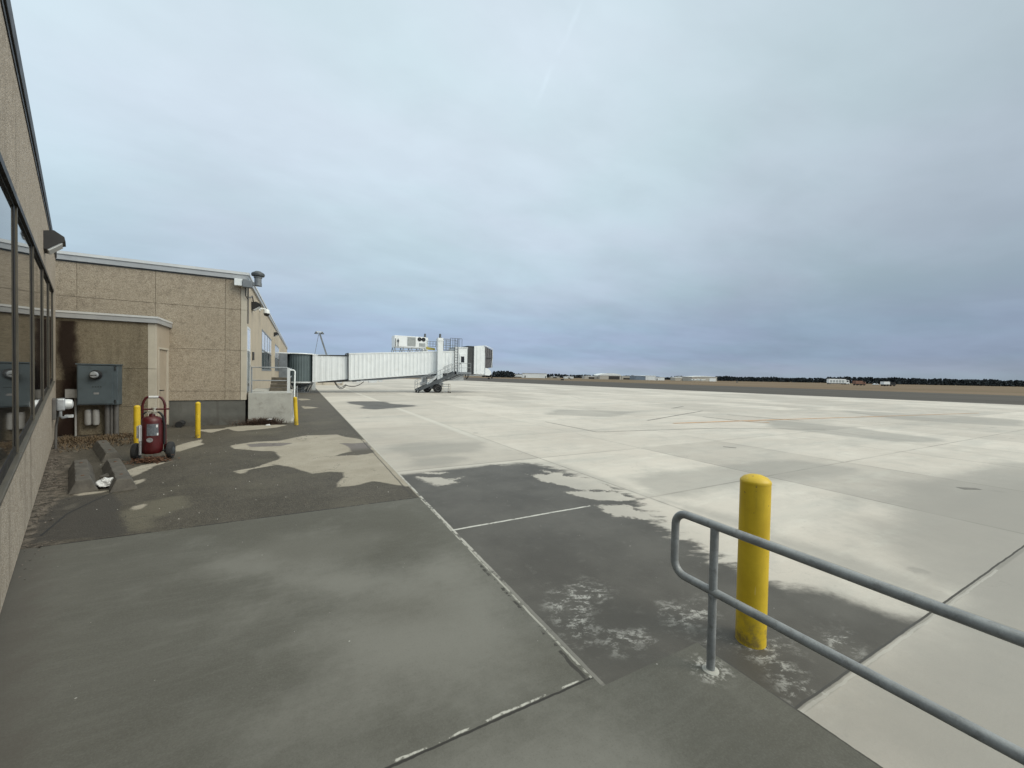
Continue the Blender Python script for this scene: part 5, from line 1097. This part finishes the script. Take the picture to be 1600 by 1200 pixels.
# ---------------------------------------------------------------- litter, weeds, loose stones
def scatter(name, label, cat, mat, spots, seed, shape='blade', lift=0):
    rr = random.Random(seed); V, Fc = [], []
    for (x, y, s, hgt) in spots:
        a = rr.random()*6.283; d = Vector((math.cos(a), math.sin(a), 0)); b0 = len(V); c = Vector((x, y, lift))
        if shape == 'blade':
            tip = c+d*s*rr.uniform(.2, 1)+Vector((0,0,hgt)); mid = c.lerp(tip, .55)+Vector((0,0,hgt*.12)); w_ = Vector((-d.y, d.x, 0))*rr.uniform(.004, .009)
            V += [c-w_, c+w_, mid+w_*.8, mid-w_*.8, tip]; Fc += [(b0, b0+1, b0+2, b0+3), (b0+3, b0+2, b0+4)]
        elif shape == 'leaf':
            n_ = Vector((-d.y, d.x, 0)); z_ = rr.uniform(.004, hgt); t_ = rr.uniform(0, .7)
            V += [c-d*s+Vector((0,0,z_)), c+n_*s*.5+Vector((0,0,z_+t_*s)), c+d*s+Vector((0,0,z_)), c-n_*s*.5+Vector((0,0,z_))]; Fc.append((b0, b0+1, b0+2, b0+3))
        else:
            k = [Vector((rr.uniform(.6,1)*sx_, rr.uniform(.6,1)*sy_, rr.uniform(.5,.9)*sz_))*s for sx_, sy_, sz_ in ((1,0,0),(0,1,0),(-1,0,0),(0,-1,0),(0,0,1))]
            V += [c+q for q in k]; Fc += [(b0, b0+1, b0+4), (b0+1, b0+2, b0+4), (b0+2, b0+3, b0+4), (b0+3, b0, b0+4)]
    me = bpy.data.meshes.new(name); me.from_pydata([tuple(v) for v in V], [], Fc); me.materials.append(M[mat])
    ob = bpy.data.objects.new(name, me); COL.objects.link(ob)
    return stuff(ob, label, cat) if label else ob
rr = random.Random(11)
sp_ = []
for i in range(4200):                                      # dead grass in the corner by the annex
    x = rr.uniform(-5.3, -3.5); y = rr.triangular(11.6, 14.5, 14.0)
    if x < WP.x-(y-WP.y)*.357+.08: continue
    dens = mn.noise(Vector((x*1.3, y*1.3, 4)))
    if dens < -.25: continue
    sp_.append((x, y, .12, rr.uniform(.01, .11)*(1 if y > 13 else .5)))
scatter('dead_grass', 'matted dead grass in the corner below the electricity cabinet', 'grass', 'straw', sp_, 1)
sp_ = []
for i in range(1500):                                      # leaf litter along the foot of the wing
    t = rr.triangular(.6, 10.5, 8); o = abs(rr.gauss(0, .10))+.01; p_ = WP+WD*t+WN*o
    if mn.noise(Vector((t*1.1, 0, 9))) < -.12: continue
    sp_.append((p_.x, p_.y, rr.uniform(.004, .017), .012))
scatter('leaf_litter', 'thin dark leaf litter strewn along the foot of the windowed wing', 'leaves', 'twig', sp_, 2, 'leaf')
sp_ = [(EX+rr.gauss(.02, .15), EY-.2+rr.gauss(0, .09), rr.uniform(.01, .03), rr.uniform(.02, .12)) for i in range(700)]
scatter('brown_leaves', 'rust-brown leaves gathered under the red extinguisher', 'leaves', 'rust', sp_, 3, 'leaf')
sp_ = [(rr.uniform(-1.3, 1.5), rr.uniform(2.2, 5.5), rr.uniform(.004, .009), 0) for i in range(60)]+[(rr.uniform(-3.3, 1.4), rr.uniform(5.8, 14), rr.uniform(.005, .012), 0) for i in range(120)]+[(rr.uniform(2, 5), rr.uniform(1.5, 7), rr.uniform(.003, .008), 0) for i in range(60)]
scatter('loose_gravel', 'tiny pale stones sprinkled over the walkway and wet asphalt', 'gravel', 'stone', sp_, 4, 'stone')
wd_ = thing('weed_clump', (-1.05, 15.75, 0), 'dry reddish-brown weed clump against the front of the landing', 'plant')
sp_ = [(-1.1+rr.gauss(0, .28), 15.72+rr.gauss(0, .1), .3, rr.uniform(.05, .26)) for i in range(900)]
o_ = scatter('dry_stems', None, None, 'brownleaf', sp_, 5); o_.parent = wd_; o_.matrix_parent_inverse = Matrix.Translation((1.05, -15.75, 0))
sp_ = [(-1.2+rr.gauss(0, .32), 15.68+rr.gauss(0, .12), rr.uniform(.015, .04), rr.uniform(.02, .18)) for i in range(700)]
o_ = scatter('dry_leaves', None, None, 'brownleaf', sp_, 6, 'leaf'); o_.parent = wd_; o_.matrix_parent_inverse = Matrix.Translation((1.05, -15.75, 0))
for i, (x, y, s_, lab) in enumerate(((-.93, 15.35, .06, 'small white scrap of litter lying before the weed clump'), (-.9, 15.68, .07, 'small white scrap caught in the dry weed clump'))):
    g = MB(); bmesh.ops.create_icosphere(g.bm, subdivisions=2, radius=s_)
    for v in g.bm.verts: v.co = Vector((v.co.x*1.3, v.co.y, abs(v.co.z)*.6))*(1+.4*mn.noise(v.co*30+Vector((i*9, 0, 0)))) + Vector((x, y, .0+.15*i))
    tag(g.build('paper_scrap', 'plastic', None, (x, y, .15*i)), lab, 'litter', 'white paper scraps by the landing')
